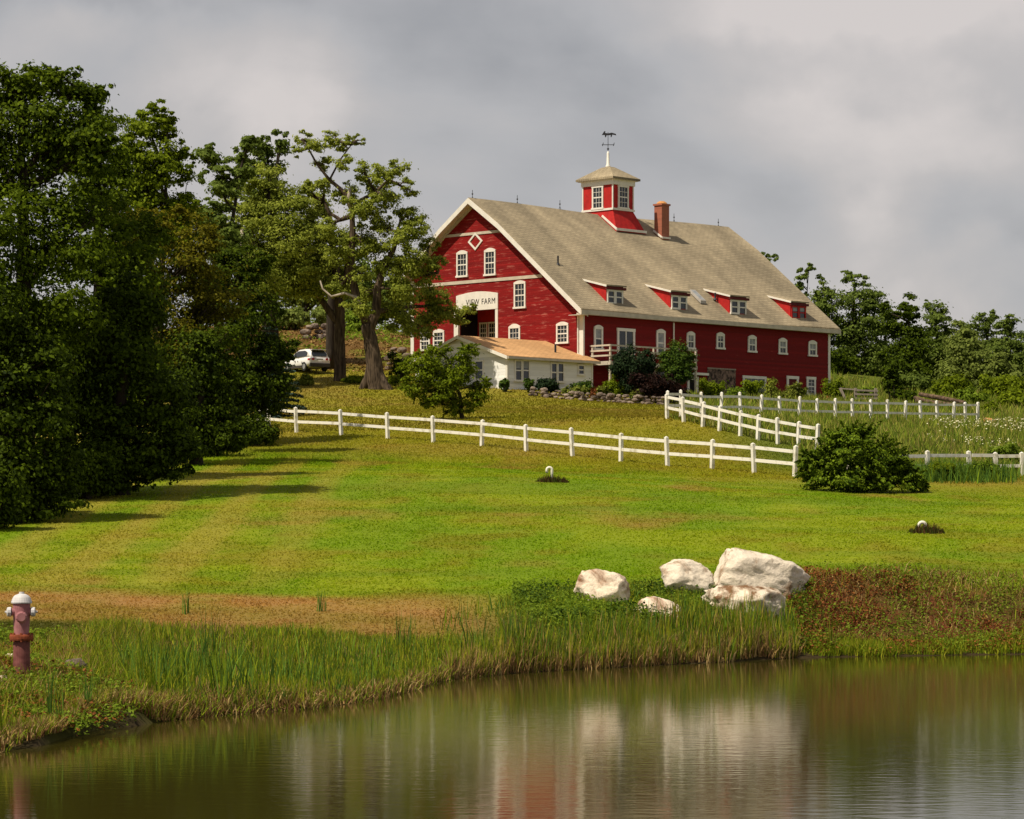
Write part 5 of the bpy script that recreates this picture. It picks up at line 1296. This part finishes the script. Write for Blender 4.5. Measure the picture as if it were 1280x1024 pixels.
# thinner trunk behind
mb = MB(); q0 = wx(413, 226)
limb(mb, (0, 0, -0.3), (0.2, 0, 7.5), 0.4, 0.28, 0.03, 5, 8)
o_ = mb.build('tree_trunk', MAT['bark_dark'], None, True); o_.location = (q0, 226, gz(q0, 226)); tag(o_, 'plain dark trunk directly behind the straight old trunk', 'tree trunk')

# trees filling the slope behind
BK = 'woodland trees on the slope behind the old trees'
for lab, px, Y, top, w_, m_ in (('pale woodland tree above the parked car', 385, 282, 300, 110, 'leaf_far2'), ('woodland tree seen between the two old trunks', 450, 290, 310, 100, 'leaf_far'), ('woodland tree behind the left eave of the barn', 515, 280, 330, 90, 'leaf_far'), ('woodland tree behind the broad light green crown', 310, 270, 280, 110, 'leaf_far')):
    yb = 400
    tree('woodland_tree', lab, px, Y, [(px, top + 30, w_ * 0.32, 32), (px - w_ * 0.28, top + 62, w_ * 0.28, 34), (px + w_ * 0.28, top + 58, w_ * 0.28, 34), (px, (top + yb) / 2 + 10, w_ * 0.4, 36)], 9000, 0.36, m_, tr=0.3, group=BK, twigs=False)
for lab, px, Y, w_, h_, m_ in (('pale green thicket on the slope left of the car roof', 360, 262, 60, 34, 'leaf_far2'), ('pale green thicket above the fieldstone heap', 412, 268, 70, 36, 'leaf_far2'), ('green thicket between the old trunks on the slope', 448, 262, 44, 30, 'leaf_bright')):
    shrub('thicket', lab, px, Y, w_, h_, 3500, 0.3, m_, 'thickets on the slope behind the car')
for lab, px, Y, w_, h_, m_ in (('strappy daylily clump at the end of the driveway edge', 383, 209, 24, 17, 'leaf_bed'), ('low green plants between the old trunks', 445, 212, 34, 10, 'leaf_mid'), ('dark green shrub behind the massive trunk', 500, 216, 36, 40, 'leaf_dark'), ('shaded bush at the right foot of the massive trunk', 493, 210, 18, 16, 'leaf_mid')):
    shrub('shrub', lab, px, Y, w_, h_, 1800, 0.2, m_, 'shrubs around the old trunks')

# blue spruce at the end of the dark row
def spruce(label, px, Y, top_y, half_px):
    bx_ = wx(px, Y); bz_ = gz(bx_, Y); root = thing('spruce_tree', label, 'tree', (bx_, Y, bz_))
    H = at(px, top_y, Y).z - bz_; W = half_px * Y / FPX; P = []; NR = []; mb = MB()
    mb.tube([(0, 0, -0.2), (0, 0, H * 0.5), (0, 0, H)], [0.16, 0.1, 0.02], 8)
    for tier in range(17):
        q = tier / 17; z_ = 0.25 + q * (H - 0.3); rl = W * (1 - q) ** 0.9
        for b_ in range(10):
            a_ = 2 * math.pi * (b_ + 0.5 * (tier % 2)) / 10 + random.uniform(-.15, .15); l_ = rl * random.uniform(0.8, 1.12)
            e_ = Vector((math.cos(a_) * l_, math.sin(a_) * l_, z_ - 0.16 * l_)); mb.tube([(0, 0, z_), (e_.x * .6, e_.y * .6, z_ - 0.14 * l_), tuple(e_)], [0.03, 0.02, 0.008], 4)
            m_ = int(50 + 60 * l_); f = rng.random(m_) ** 0.7
            sp = (rng.random(m_) - 0.5) * 0.7 * l_ * (0.25 + 0.5 * f * (1.2 - f))
            P.append(np.c_[math.cos(a_) * l_ * f - math.sin(a_) * sp, math.sin(a_) * l_ * f + math.cos(a_) * sp, z_ - 0.14 * l_ * f + 0.0 * f - np.abs(sp) * 0.25 + rng.normal(0, 0.03, m_)])
    P = np.concatenate(P); nr = np.c_[rng.normal(0, .5, (len(P), 2)), np.ones(len(P))]
    link('crown', leaf_mesh('crown', leaf_quads(P, nr, 0.13 + 0.1 * rng.random(len(P)), 0.5)), MAT['leaf_spruce'], root)
    mb.build('trunk', MAT['bark_dark'], root)
spruce('blue green spruce with drooping boughs before the parked car', 338, 172, 395, 52)

# small tree inside the fence
tree('crabapple_tree', 'small leaning tree with two dark crowns behind the front fence', 578, 160, [(530, 460, 26, 26), (520, 485, 18, 18), (545, 470, 20, 26), (575, 462, 26, 24), (560, 485, 26, 20), (598, 490, 16, 12), (585, 440, 14, 9), (548, 437, 16, 10), (605, 480, 10, 8), (530, 506, 10, 12), (588, 505, 14, 14), (568, 512, 10, 10), (555, 500, 20, 14)], 20000, 0.13, 'leaf_mid', tr=0.12, clump=0.34, per=70, flat=0.5, shoots=90)

# large yew beside the fence, topiary and bed shrubs
tree('yew_bush', 'large spreading yew bush at the end of the front fence', 1080, 112, [(1070, 572, 42, 32), (1035, 584, 28, 28), (1110, 588, 32, 26), (1062, 552, 26, 15), (1012, 580, 14, 14), (1098, 566, 22, 14), (1140, 600, 16, 15), (1050, 602, 40, 16), (1105, 606, 38, 12), (1022, 600, 22, 13), (1074, 541, 12, 7), (1128, 585, 12, 10), (1045, 560, 14, 9), (1150, 610, 9, 8)], 24000, 0.12, 'leaf_yew', tr=0.10, cat='bush', clump=0.34, flat=0.4, per=110, outer=0.35, sat=5, shoots=380)
TP = 'round clipped shrubs against the barn'
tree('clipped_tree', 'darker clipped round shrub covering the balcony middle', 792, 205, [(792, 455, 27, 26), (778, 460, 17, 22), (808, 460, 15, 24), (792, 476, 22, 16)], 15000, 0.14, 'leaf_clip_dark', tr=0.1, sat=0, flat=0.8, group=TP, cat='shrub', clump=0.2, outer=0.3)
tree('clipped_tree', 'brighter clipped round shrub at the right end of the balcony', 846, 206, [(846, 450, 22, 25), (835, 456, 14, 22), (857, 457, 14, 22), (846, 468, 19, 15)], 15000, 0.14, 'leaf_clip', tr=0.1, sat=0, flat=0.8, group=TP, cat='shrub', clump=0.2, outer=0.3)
shrub('barberry_bush', 'dark purple bush between the two clipped round shrubs', 815, 203, 62, 44, 4200, 0.16, 'leaf_purple', None, 'bush')
shrub('barberry_bush', 'dark purple bush beneath the brighter clipped shrub', 842, 204, 40, 28, 2600, 0.16, 'leaf_purple', None, 'bush')
BED = 'shrubs along the foot of the barn and annex'
for lab, px, Y, w_, h_, n_, m_ in (
    ('dark green shrub at the annex corner', 631, 206.0, 16, 20, 900, 'leaf_clip'),
    ('dark shrub under the left pair of annex windows', 662, 206.5, 18, 19, 1000, 'leaf_clip'),
    ('large dark rounded shrub under the right pair of annex windows', 683, 206, 34, 26, 2300, 'leaf_clip_dark'),
    ('yellow green perennials along the annex wall', 718, 205, 40, 16, 1800, 'leaf_bed'),
    ('dark low hedge under the small annex window', 728, 207, 44, 20, 1700, 'leaf_clip'),
    ('yellow green clump at the end of the annex', 752, 204.5, 26, 20, 1400, 'leaf_bed'),
    ('leafy green shrub below the balcony post', 770, 205.5, 44, 34, 2500, 'leaf_mid'),
    ('yellow green clump above the right of the stone wall', 796, 202.5, 24, 18, 1300, 'leaf_bed'),
    ('bushy green shrub left of the stone infill', 889, 208, 38, 36, 2600, 'leaf_mid'),
    ('low bright shrub below the stone infill', 918, 212, 36, 24, 1700, 'leaf_bright'),
    ('bright shrub covering the picture window foot', 941, 216, 34, 34, 1900, 'leaf_mid'),
    ('thin tall weeds between picture window and red door', 966, 219, 24, 34, 700, 'leaf_old'),
    ('yellow tinted shrub in front of the red ground floor door', 993, 221, 36, 28, 1900, 'leaf_bed'),
    ('rounded green shrub at the far corner of the barn', 1043, 228, 36, 34, 2200, 'leaf_mid'),
    ('pale orange bush low at the far barn corner', 1030, 222, 18, 10, 500, 'leaf_rust'),
    ('orange flowering plant at the middle of the bed', 742, 202.6, 10, 18, 420, 'leaf_rust')):
    shrub('shrub', lab, px, Y, w_, h_, n_, 0.18, m_, BED)

# treeline on the right
RT = 'trees of the wood right of the barn'
RTREES = (
    ('thin sapling with sparse top beside the barn roof', 1004, 262, [(1000, 350, 9, 14), (1012, 335, 6, 6), (1002, 375, 10, 16), (1008, 400, 14, 22)], 1800, 'leaf_far', 0.12),
    ('broad tree rising right behind the barn end', 1068, 262, [(1068, 375, 30, 28), (1035, 385, 26, 32), (1088, 400, 28, 32), (1055, 420, 40, 34), (1040, 450, 36, 30), (1085, 450, 36, 30), (1068, 350, 16, 12), (1018, 420, 24, 40), (1028, 362, 14, 18)], 18000, 'leaf_far', 0.3),
    ('tall dark pointed tree in the middle of the wood', 1136, 258, [(1135, 385, 16, 20), (1130, 410, 24, 24), (1145, 430, 28, 30), (1128, 455, 32, 28), (1150, 470, 30, 24), (1108, 390, 8, 14)], 12000, 'leaf_dark', 0.25),
    ('dark rounded tree right of the pointed one', 1170, 264, [(1170, 395, 18, 22), (1172, 425, 24, 26), (1160, 455, 28, 28), (1182, 460, 22, 24)], 9000, 'leaf_far', 0.25),
    ('thin topped tree standing behind the pale trees', 1232, 285, [(1230, 405, 14, 14), (1240, 398, 10, 10), (1210, 420, 14, 16), (1235, 430, 20, 18)], 4000, 'leaf_far', 0.2),
    ('tall tree at the right edge of the wood', 1262, 268, [(1258, 405, 14, 16), (1265, 430, 22, 26), (1250, 455, 26, 26), (1278, 465, 24, 28)], 9000, 'leaf_far', 0.25),
    ('pale green tree low in front of the wood', 1205, 252, [(1205, 440, 26, 28), (1195, 465, 26, 22), (1222, 465, 24, 24), (1212, 430, 16, 14)], 8000, 'leaf_far2', 0.2),
    ('yellow green tree in front at the right', 1250, 250, [(1240, 465, 20, 22), (1262, 475, 24, 20), (1245, 450, 14, 18), (1228, 480, 20, 16)], 6500, 'leaf_far2', 0.2),
    ('tree filling the gap between broad and pointed trees', 1106, 284, [(1104, 415, 22, 24), (1098, 445, 28, 28), (1115, 455, 26, 26), (1110, 400, 12, 14)], 6500, 'leaf_far', 0.2),
    ('tree filling the dip behind the pale tree', 1198, 292, [(1196, 425, 22, 20), (1210, 440, 24, 22), (1185, 450, 26, 24), (1200, 410, 12, 12)], 6500, 'leaf_far2', 0.2),
    ('tree beyond the right edge of the wood', 1312, 262, [(1310, 420, 34, 36), (1325, 460, 40, 36), (1300, 470, 34, 28)], 9000, 'leaf_far', 0.25))
for lab, px, Y, lb, n_, m_, tr_ in RTREES:
    tree('woodland_tree', lab, px, Y, lb, int(n_ * 1.6), 0.26, m_, tr=tr_, group=RT, twigs=False, outer=0.5, clump=0.3, per=90)
shrub('dark_conifer', 'dark upright shrub before the wood at the meadow end', 1116, 226, 30, 62, 4200, 0.2, 'leaf_dark', None, 'shrub')
for lab, px, Y, w_, h_, n_, m_ in (
    ('undergrowth bush at the foot of the broad tree', 1050, 256, 70, 34, 3600, 'leaf_dark'), ('undergrowth bush below the pointed tree', 1140, 247, 60, 30, 3000, 'leaf_far'), ('bright bush below the pale trees', 1190, 243, 60, 30, 3200, 'leaf_mid'),
    ('bright bush at the right edge below the wood', 1255, 242, 70, 34, 3600, 'leaf_mid'), ('rounded bush above the log pile', 1216, 226, 50, 26, 2400, 'leaf_bright'), ('bush at the right edge of the far meadow', 1268, 218, 60, 26, 2600, 'leaf_mid'),
    ('green bush beyond the end of the meadow fence', 1238, 206, 32, 18, 1500, 'leaf_mid'), ('dark bush between conifer and log pile', 1135, 224, 34, 20, 1500, 'leaf_dark'), ('bush behind the grey plank gate', 1084, 232, 30, 20, 1200, 'leaf_bright')):
    shrub('bush', lab, px, Y, w_, h_, n_, 0.26, m_, 'bushes below the wood')
shrub('bush', 'bright rounded bush among the meadow flowers at the right edge', 1262, 131, 50, 34, 4200, 0.13, 'leaf_bright', None, 'bush')
shrub('bush', 'low dark green bush before the right fence beside the yew', 1176, 119.5, 46, 24, 5200, 0.11, 'leaf_mid', 'bushes along the right fence', 'bush')
shrub('bush', 'low dark green bush before the right fence near the picture edge', 1226, 120.5, 58, 22, 5600, 0.11, 'leaf_yew', 'bushes along the right fence', 'bush')
shrub('bush', 'low leafy bush behind the descending fence', 935, 160, 34, 14, 1500, 0.14, 'leaf_mid', None, 'bush')
tree('woodland_tree', 'treetop peeking over the far end of the barn roof', 958, 285, [(960, 325, 10, 10), (955, 345, 16, 16), (962, 375, 24, 24)], 2500, 0.34, 'leaf_far', tr=0.2, group=RT, twigs=False)

# meadow grass, flowers, weeds
def meadow(name, label, n_, px0, px1, Y0, Y1, h0, h1, w0, w1, cols, patch=0.0, mask=None, lean=0.25, ps=0.25):
    x_, y_ = scatter_px(n_, px0, px1, Y0, Y1, 1.2)
    k = np.ones(n_, bool)
    if patch: k &= fnoise(x_ * ps, y_ * ps, 51) > patch
    if mask is not None: k &= mask(x_, y_)
    x_, y_ = x_[k], y_[k]; m_ = len(x_)
    h = (h0 + (h1 - h0) * rng.random(m_)) * (0.55 + 0.9 * fnoise(x_ * 0.5, y_ * 0.5, 61))
    return tag(blades(name, x_, y_, h, w0 + (w1 - w0) * rng.random(m_), tints(cols, m_, 0.22), 'blade', lean), label, None, None, 'stuff')
MG = [(0.15, 0.21, 0.02), (0.21, 0.27, 0.028), (0.30, 0.32, 0.045), (0.33, 0.28, 0.08), (0.11, 0.165, 0.02)]
inmead = lambda x_, y_: (y_ > 124 + 0 * x_) & (x_ > wx(1000, y_) - (y_ - 142) * 0.30)
meadow('meadow_grass', 'tall rough meadow grass right of the yew', 60000, 850, 1330, 125, 250, 0.25, 0.75, 0.04, 0.09, MG, mask=inmead)
meadow('fence_weeds', 'dark tall weeds along the right fence', 12000, 1085, 1300, 116.8, 122.8, 0.2, 0.95, 0.025, 0.05, GD + GR[:1], patch=0.30, ps=0.55, mask=lambda x_, y_: rng.random(len(x_)) < 0.9 * sstep(1100, 1160, x_ / y_ * FPX + 640) * sstep(1290, 1190, x_ / y_ * FPX + 640) * sstep(116.8, 120.5, y_))
meadow('fence_foot_weeds', 'weeds along the descending fence foot', 5000, 836, 1010, 142, 156, 0.2, 0.5, 0.03, 0.06, MG + [(0.40, 0.38, 0.12)], mask=lambda x_, y_: np.abs(y_ - np.interp(x_ / y_ * FPX + 640, [834, 1021], [152, 143.2])) < 0.9)
# white flower heads: small flat discs over the meadow
n_ = 3600; x_, y_ = scatter_px(n_, 1150, 1300, 140, 180, 1.0); k = (fnoise(x_ * 0.22, y_ * 0.12, 71) > 0.43) & (rng.random(n_) < sstep(1150, 1215, x_ / y_ * FPX + 640)); x_, y_ = x_[k], y_[k]; n_ = len(x_)
Pf = np.c_[x_, y_, ground(x_, y_) + 0.5 + 0.4 * rng.random(n_)]
MAT['flower'] = M('white_flower_heads', (0.66, 0.62, 0.40), 0.8, 0.3, 1)
tag(link('wildflowers', leaf_mesh('wildflowers', leaf_quads(Pf, np.c_[rng.normal(0, .4, (n_, 2)), np.ones(n_)], 0.05 + 0.08 * rng.random(n_), 0.9)), MAT['flower']), 'creamy white flower heads over the meadow', None, None, 'stuff')

# weeds on banks: leafy sprays
def weeds(name, label, n_, px0, px1, Y0, Y1, size, leafm, h=0.35, patch=0.45, mask=None, ps=0.8, seed=81):
    x_, y_ = scatter_px(n_, px0, px1, Y0, Y1, 1.0)
    k = (fnoise(x_ * ps, y_ * ps, seed) > patch) & (y_ - yshore(x_) > 0.1)
    if mask is not None: k &= mask(x_, y_)
    x_, y_ = x_[k], y_[k]; m_ = len(x_)
    hz = h * rng.random(m_) * (0.3 + 1.2 * fnoise(x_ * 1.6, y_ * 1.6, seed + 3))
    P = np.c_[x_, y_, ground(x_, y_) + hz]
    nr = np.c_[rng.normal(0, .6, (m_, 2)), np.ones(m_)]
    tag(link(name, leaf_mesh(name, leaf_quads(P, nr, size * (0.6 + 0.8 * rng.random(m_)), 0.7)), MAT[leafm]), label, None, None, 'stuff')
weeds('bank_weeds', 'leafy green weeds around the hydrant', 22000, -60, 175, 37, 53, 0.055, 'leaf_bright', 0.18, 0.47)
bankset('hydrant_bank_grass', 'loose grass and straw among the weeds round the hydrant', 9000, -60, 180, 0.1, 13, 0.10, 0.34, 0.008, 0.016, GR + STRAW[:2], lean=0.4, hvar=0.8)
weeds('rusty_weeds', 'rusty dead weeds around the hydrant', 7000, -60, 175, 37, 50, 0.055, 'leaf_rust', 0.16, 0.5, seed=95)
weeds('red_bank_weeds', 'rust red weeds over the right bank', 16000, 985, 1340, 62.5, 68, 0.06, 'leaf_rust', 0.22, 0.44, seed=101)
weeds('green_bank_weeds', 'green creeping weeds over the right bank', 12000, 985, 1340, 62.5, 68.4, 0.06, 'leaf_bright', 0.28, 0.52, seed=111)
bankset('bank_straw', 'dead straw and grass hanging over the right bank', 5500, 985, 1340, 0.6, 5.6, 0.08, 0.34, 0.012, 0.022, STRAW + GR[:2] + [(0.20, 0.06, 0.025), (0.14, 0.05, 0.02), (0.10, 0.04, 0.02)], lean=0.6, hvar=0.8)
weeds('boulder_weeds', 'leafy weeds growing between the boulders', 17000, 640, 1020, 60.5, 67.0, 0.065, 'leaf_bright', 0.18, 0.46, seed=121)
weeds('dark_boulder_weeds', 'dark leafy weeds between boulders and reeds', 12000, 640, 1010, 61, 66.2, 0.065, 'leaf_clip', 0.25, 0.5, seed=131)

weeds('leaf_litter', 'brown leaf litter on the slope behind the parked car', 7000, 320, 530, 224, 275, 0.22, 'leaf_litter', 0.10, 0.40, seed=141)
weeds('slope_weeds', 'green weeds on the slope behind the parked car', 9000, 320, 530, 226, 280, 0.24, 'leaf_bright', 0.5, 0.54, seed=151, ps=0.3)

# ------------------------------------------------------------------ parked car
def car(px, Y, ang):
    bx_ = wx(px, Y); root = thing('parked_car', 'white compact SUV parked with its tail to the pond, behind the spruce', 'car', (bx_, Y, gz(bx_, Y) + 0.02), ang)
    # local: x forwards, y left, z up; body lofted from side stations
    secs = [(-2.15, 0.50, 0.98, 0.78), (-2.20, 0.62, 1.00, 0.84), (-2.05, 0.36, 1.02, 0.90), (-1.2, 0.30, 1.02, 0.92), (0.6, 0.28, 1.0, 0.92), (1.4, 0.28, 0.98, 0.91), (2.0, 0.32, 0.88, 0.86), (2.22, 0.42, 0.72, 0.70)]
    def ring(x, z0, z1, hw, n=4):
        return [(x, -hw * 0.94, z0), (x, -hw, z0 + (z1 - z0) * 0.35), (x, -hw, z0 + (z1 - z0) * 0.7), (x, -hw * 0.93, z1), (x, hw * 0.93, z1), (x, hw, z0 + (z1 - z0) * 0.7), (x, hw, z0 + (z1 - z0) * 0.35), (x, hw * 0.94, z0)]
    def loft(rings):
        b = MB(); m_ = len(rings[0]); vs = [v for r_ in rings for v in r_]; fs = []
        for i in range(len(rings) - 1):
            for k in range(m_): fs.append((i * m_ + k, i * m_ + (k + 1) % m_, (i + 1) * m_ + (k + 1) % m_, (i + 1) * m_ + k))
        fs.append(tuple(range(m_))); fs.append(tuple((len(rings) - 1) * m_ + k for k in range(m_))); b.add(vs, fs); return b
    low = [(-2.18, 0.55, 0.97, 0.80), (-2.12, 0.42, 1.0, 0.88), (-1.5, 0.30, 1.02, 0.92), (0.6, 0.28, 1.0, 0.92), (1.4, 0.28, 0.98, 0.91), (2.0, 0.32, 0.88, 0.86), (2.22, 0.42, 0.72, 0.70)]
    bd = loft([ring(*s_) for s_ in low]).build('body', MAT['car_paint'], root, True)
    cab = [(-2.08, 1.0, 1.08, 0.80, 0.78), (-1.95, 1.0, 1.36, 0.82, 0.70), (-1.72, 1.0, 1.60, 0.84, 0.62), (-1.0, 1.0, 1.68, 0.86, 0.64), (0.0, 1.0, 1.66, 0.86, 0.64), (0.55, 1.0, 1.48, 0.86, 0.66), (1.15, 0.98, 1.02, 0.84, 0.80)]
    rings = [[(x, -w0, z0), (x, -w1, z1 - 0.05), (x, -w1 * 0.85, z1), (x, w1 * 0.85, z1), (x, w1, z1 - 0.05), (x, w0, z0)] for x, z0, z1, w0, w1 in cab]
    loft(rings).build('cabin', MAT['car_paint'], root, True)
    b = MB(); b.add([(-2.075, -0.60, 1.10), (-2.075, 0.60, 1.10), (-1.99, 0.66, 1.25), (-1.80, 0.52, 1.54), (-1.80, -0.52, 1.54), (-1.99, -0.66, 1.25)], [(0, 1, 2, 3, 4, 5)])
    for v in range(6): b.v[v] = (b.v[v][0] - 0.06, b.v[v][1], b.v[v][2])
    b.build('rear_window', MAT['glass'], root)
    for sg in (1, -1):
        b = MB(); b.add([(-1.55, sg * 0.842, 1.08), (0.75, sg * 0.858, 1.06), (0.35, sg * 0.735, 1.44), (-0.2, sg * 0.70, 1.55), (-1.1, sg * 0.70, 1.55), (-1.55, sg * 0.74, 1.42)], [(0, 1, 2, 3, 4, 5)]); b.build('side_window', MAT['glass'], root)
        b = MB(); b.prism([(0.50, 0.80), (0.90, 0.78), (0.90, 0.92), (0.62, 0.98), (0.48, 0.94)], lambda a_, b_, d: (-2.20 + d + (a_ - 0.48) * 0.18, sg * a_, b_), -0.02, 0.25); b.build('tail_light', MAT['tail'], root)
        for xw in (-1.35, 1.38):
            b = MB(); b.tube([(xw, sg * 0.72, 0.34), (xw, sg * 0.935, 0.34)], 0.34, 20); wl = b.build('wheel', MAT['tyre'], root)
            b = MB(); b.tube([(xw, sg * 0.9, 0.34), (xw, sg * 0.945, 0.34)], [0.22, 0.20], 14); b.build('rim', MAT['rim'], wl)
    b = MB(); b.box(-2.26, -1.95, -0.84, 0.84, 0.30, 0.56); b.box(-1.0, 1.0, -0.935, -0.91, 0.26, 0.42); b.box(-1.0, 1.0, 0.91, 0.935, 0.26, 0.42); b.build('bumper', MAT['car_dark'], root)
    b = MB(); b.box(-2.215, -2.17, -0.26, 0.26, 0.80, 0.92); b.build('number_plate', MAT['lead'], root)
    b = MB(); b.box(-2.05, -1.72, -0.6, 0.6, 1.585, 1.625); b.build('spoiler', MAT['car_paint'], root)
    for sg in (1, -1):
        b = MB(); b.box(0.55, 0.72, sg * 0.9 - 0.09, sg * 0.9 + 0.09, 1.04, 1.18); b.build('mirror', MAT['car_paint'], root)
    return root
car(383, 223, R(90 + 32))

# ------------------------------------------------------------------ grey plank gate, log pile, split log, tilted board
gx_ = wx(1082, 222)
gt = thing('plank_gate', 'weathered grey plank gate beside the dark upright shrub', 'gate', (gx_, 222, gz(gx_, 222)), R(12))
for xo in (-0.8, 0.8):
    mb = MB(); mb.box(xo - 0.09, xo + 0.09, -0.09, 0.09, -0.2, 1.25); mb.build('post', MAT['grey_wood'], gt)
for k in range(4):
    mb = MB(); z_ = 0.15 + k * 0.3; mb.bar((-0.95, -0.12, z_ + random.uniform(-.04, .04)), (0.95, -0.12, z_ + random.uniform(-.04, .04)), 0.05, 0.13); mb.build('plank', MAT['grey_wood'], gt)
mb = MB(); mb.bar((0, 0, 0.05), (-0.55, 0, 1.2), 0.06, 0.2); mb.bar((-0.55, 0, 1.16), (0.9, 0.1, 1.05), 0.05, 0.1)
x_ = wx(1059, 224); o_ = mb.build('leaning_board', MAT['grey_wood']); o_.location = (x_, 224, gz(x_, 224)); tag(o_, 'pale leaning board frame at the far barn corner', 'board')
def logs(name, label, specs, mat, cat, group):
    for lab, (pa, Ya), (pb, Yb), dz, r_ in specs:
        a_ = Vector((wx(pa, Ya), Ya, 0)); b_ = Vector((wx(pb, Yb), Yb, 0)); a_.z = gz(a_.x, a_.y) + dz; b_.z = gz(b_.x, b_.y) + dz * 0.6
        mb = MB(); mb.tube([(0, 0, 0), (b_ - a_) * 0.5 + Vector((0, 0, 0.04)), b_ - a_], [r_, r_ * 0.95, r_ * 0.8], 9); o_ = mb.build(name, MAT[mat]); o_.location = a_; tag(o_, lab, cat, group)
logs('log', '', [('upper brown log slanting down in the meadow pile', (1150, 221), (1206, 214), 0.9, 0.16), ('lower brown log of the meadow pile', (1146, 219), (1200, 213), 0.45, 0.18), ('short log at the left of the meadow pile', (1144, 220), (1163, 215.5), 0.65, 0.14), ('log at the back of the meadow pile', (1162, 222), (1196, 216.5), 0.75, 0.14)], 'old_log', 'log', 'logs piled in the meadow')
logs('log', '', [('orange cut log lying beyond the end of the meadow fence', (1232, 191), (1247, 190), 0.25, 0.2)], 'orange_log', 'log', None)
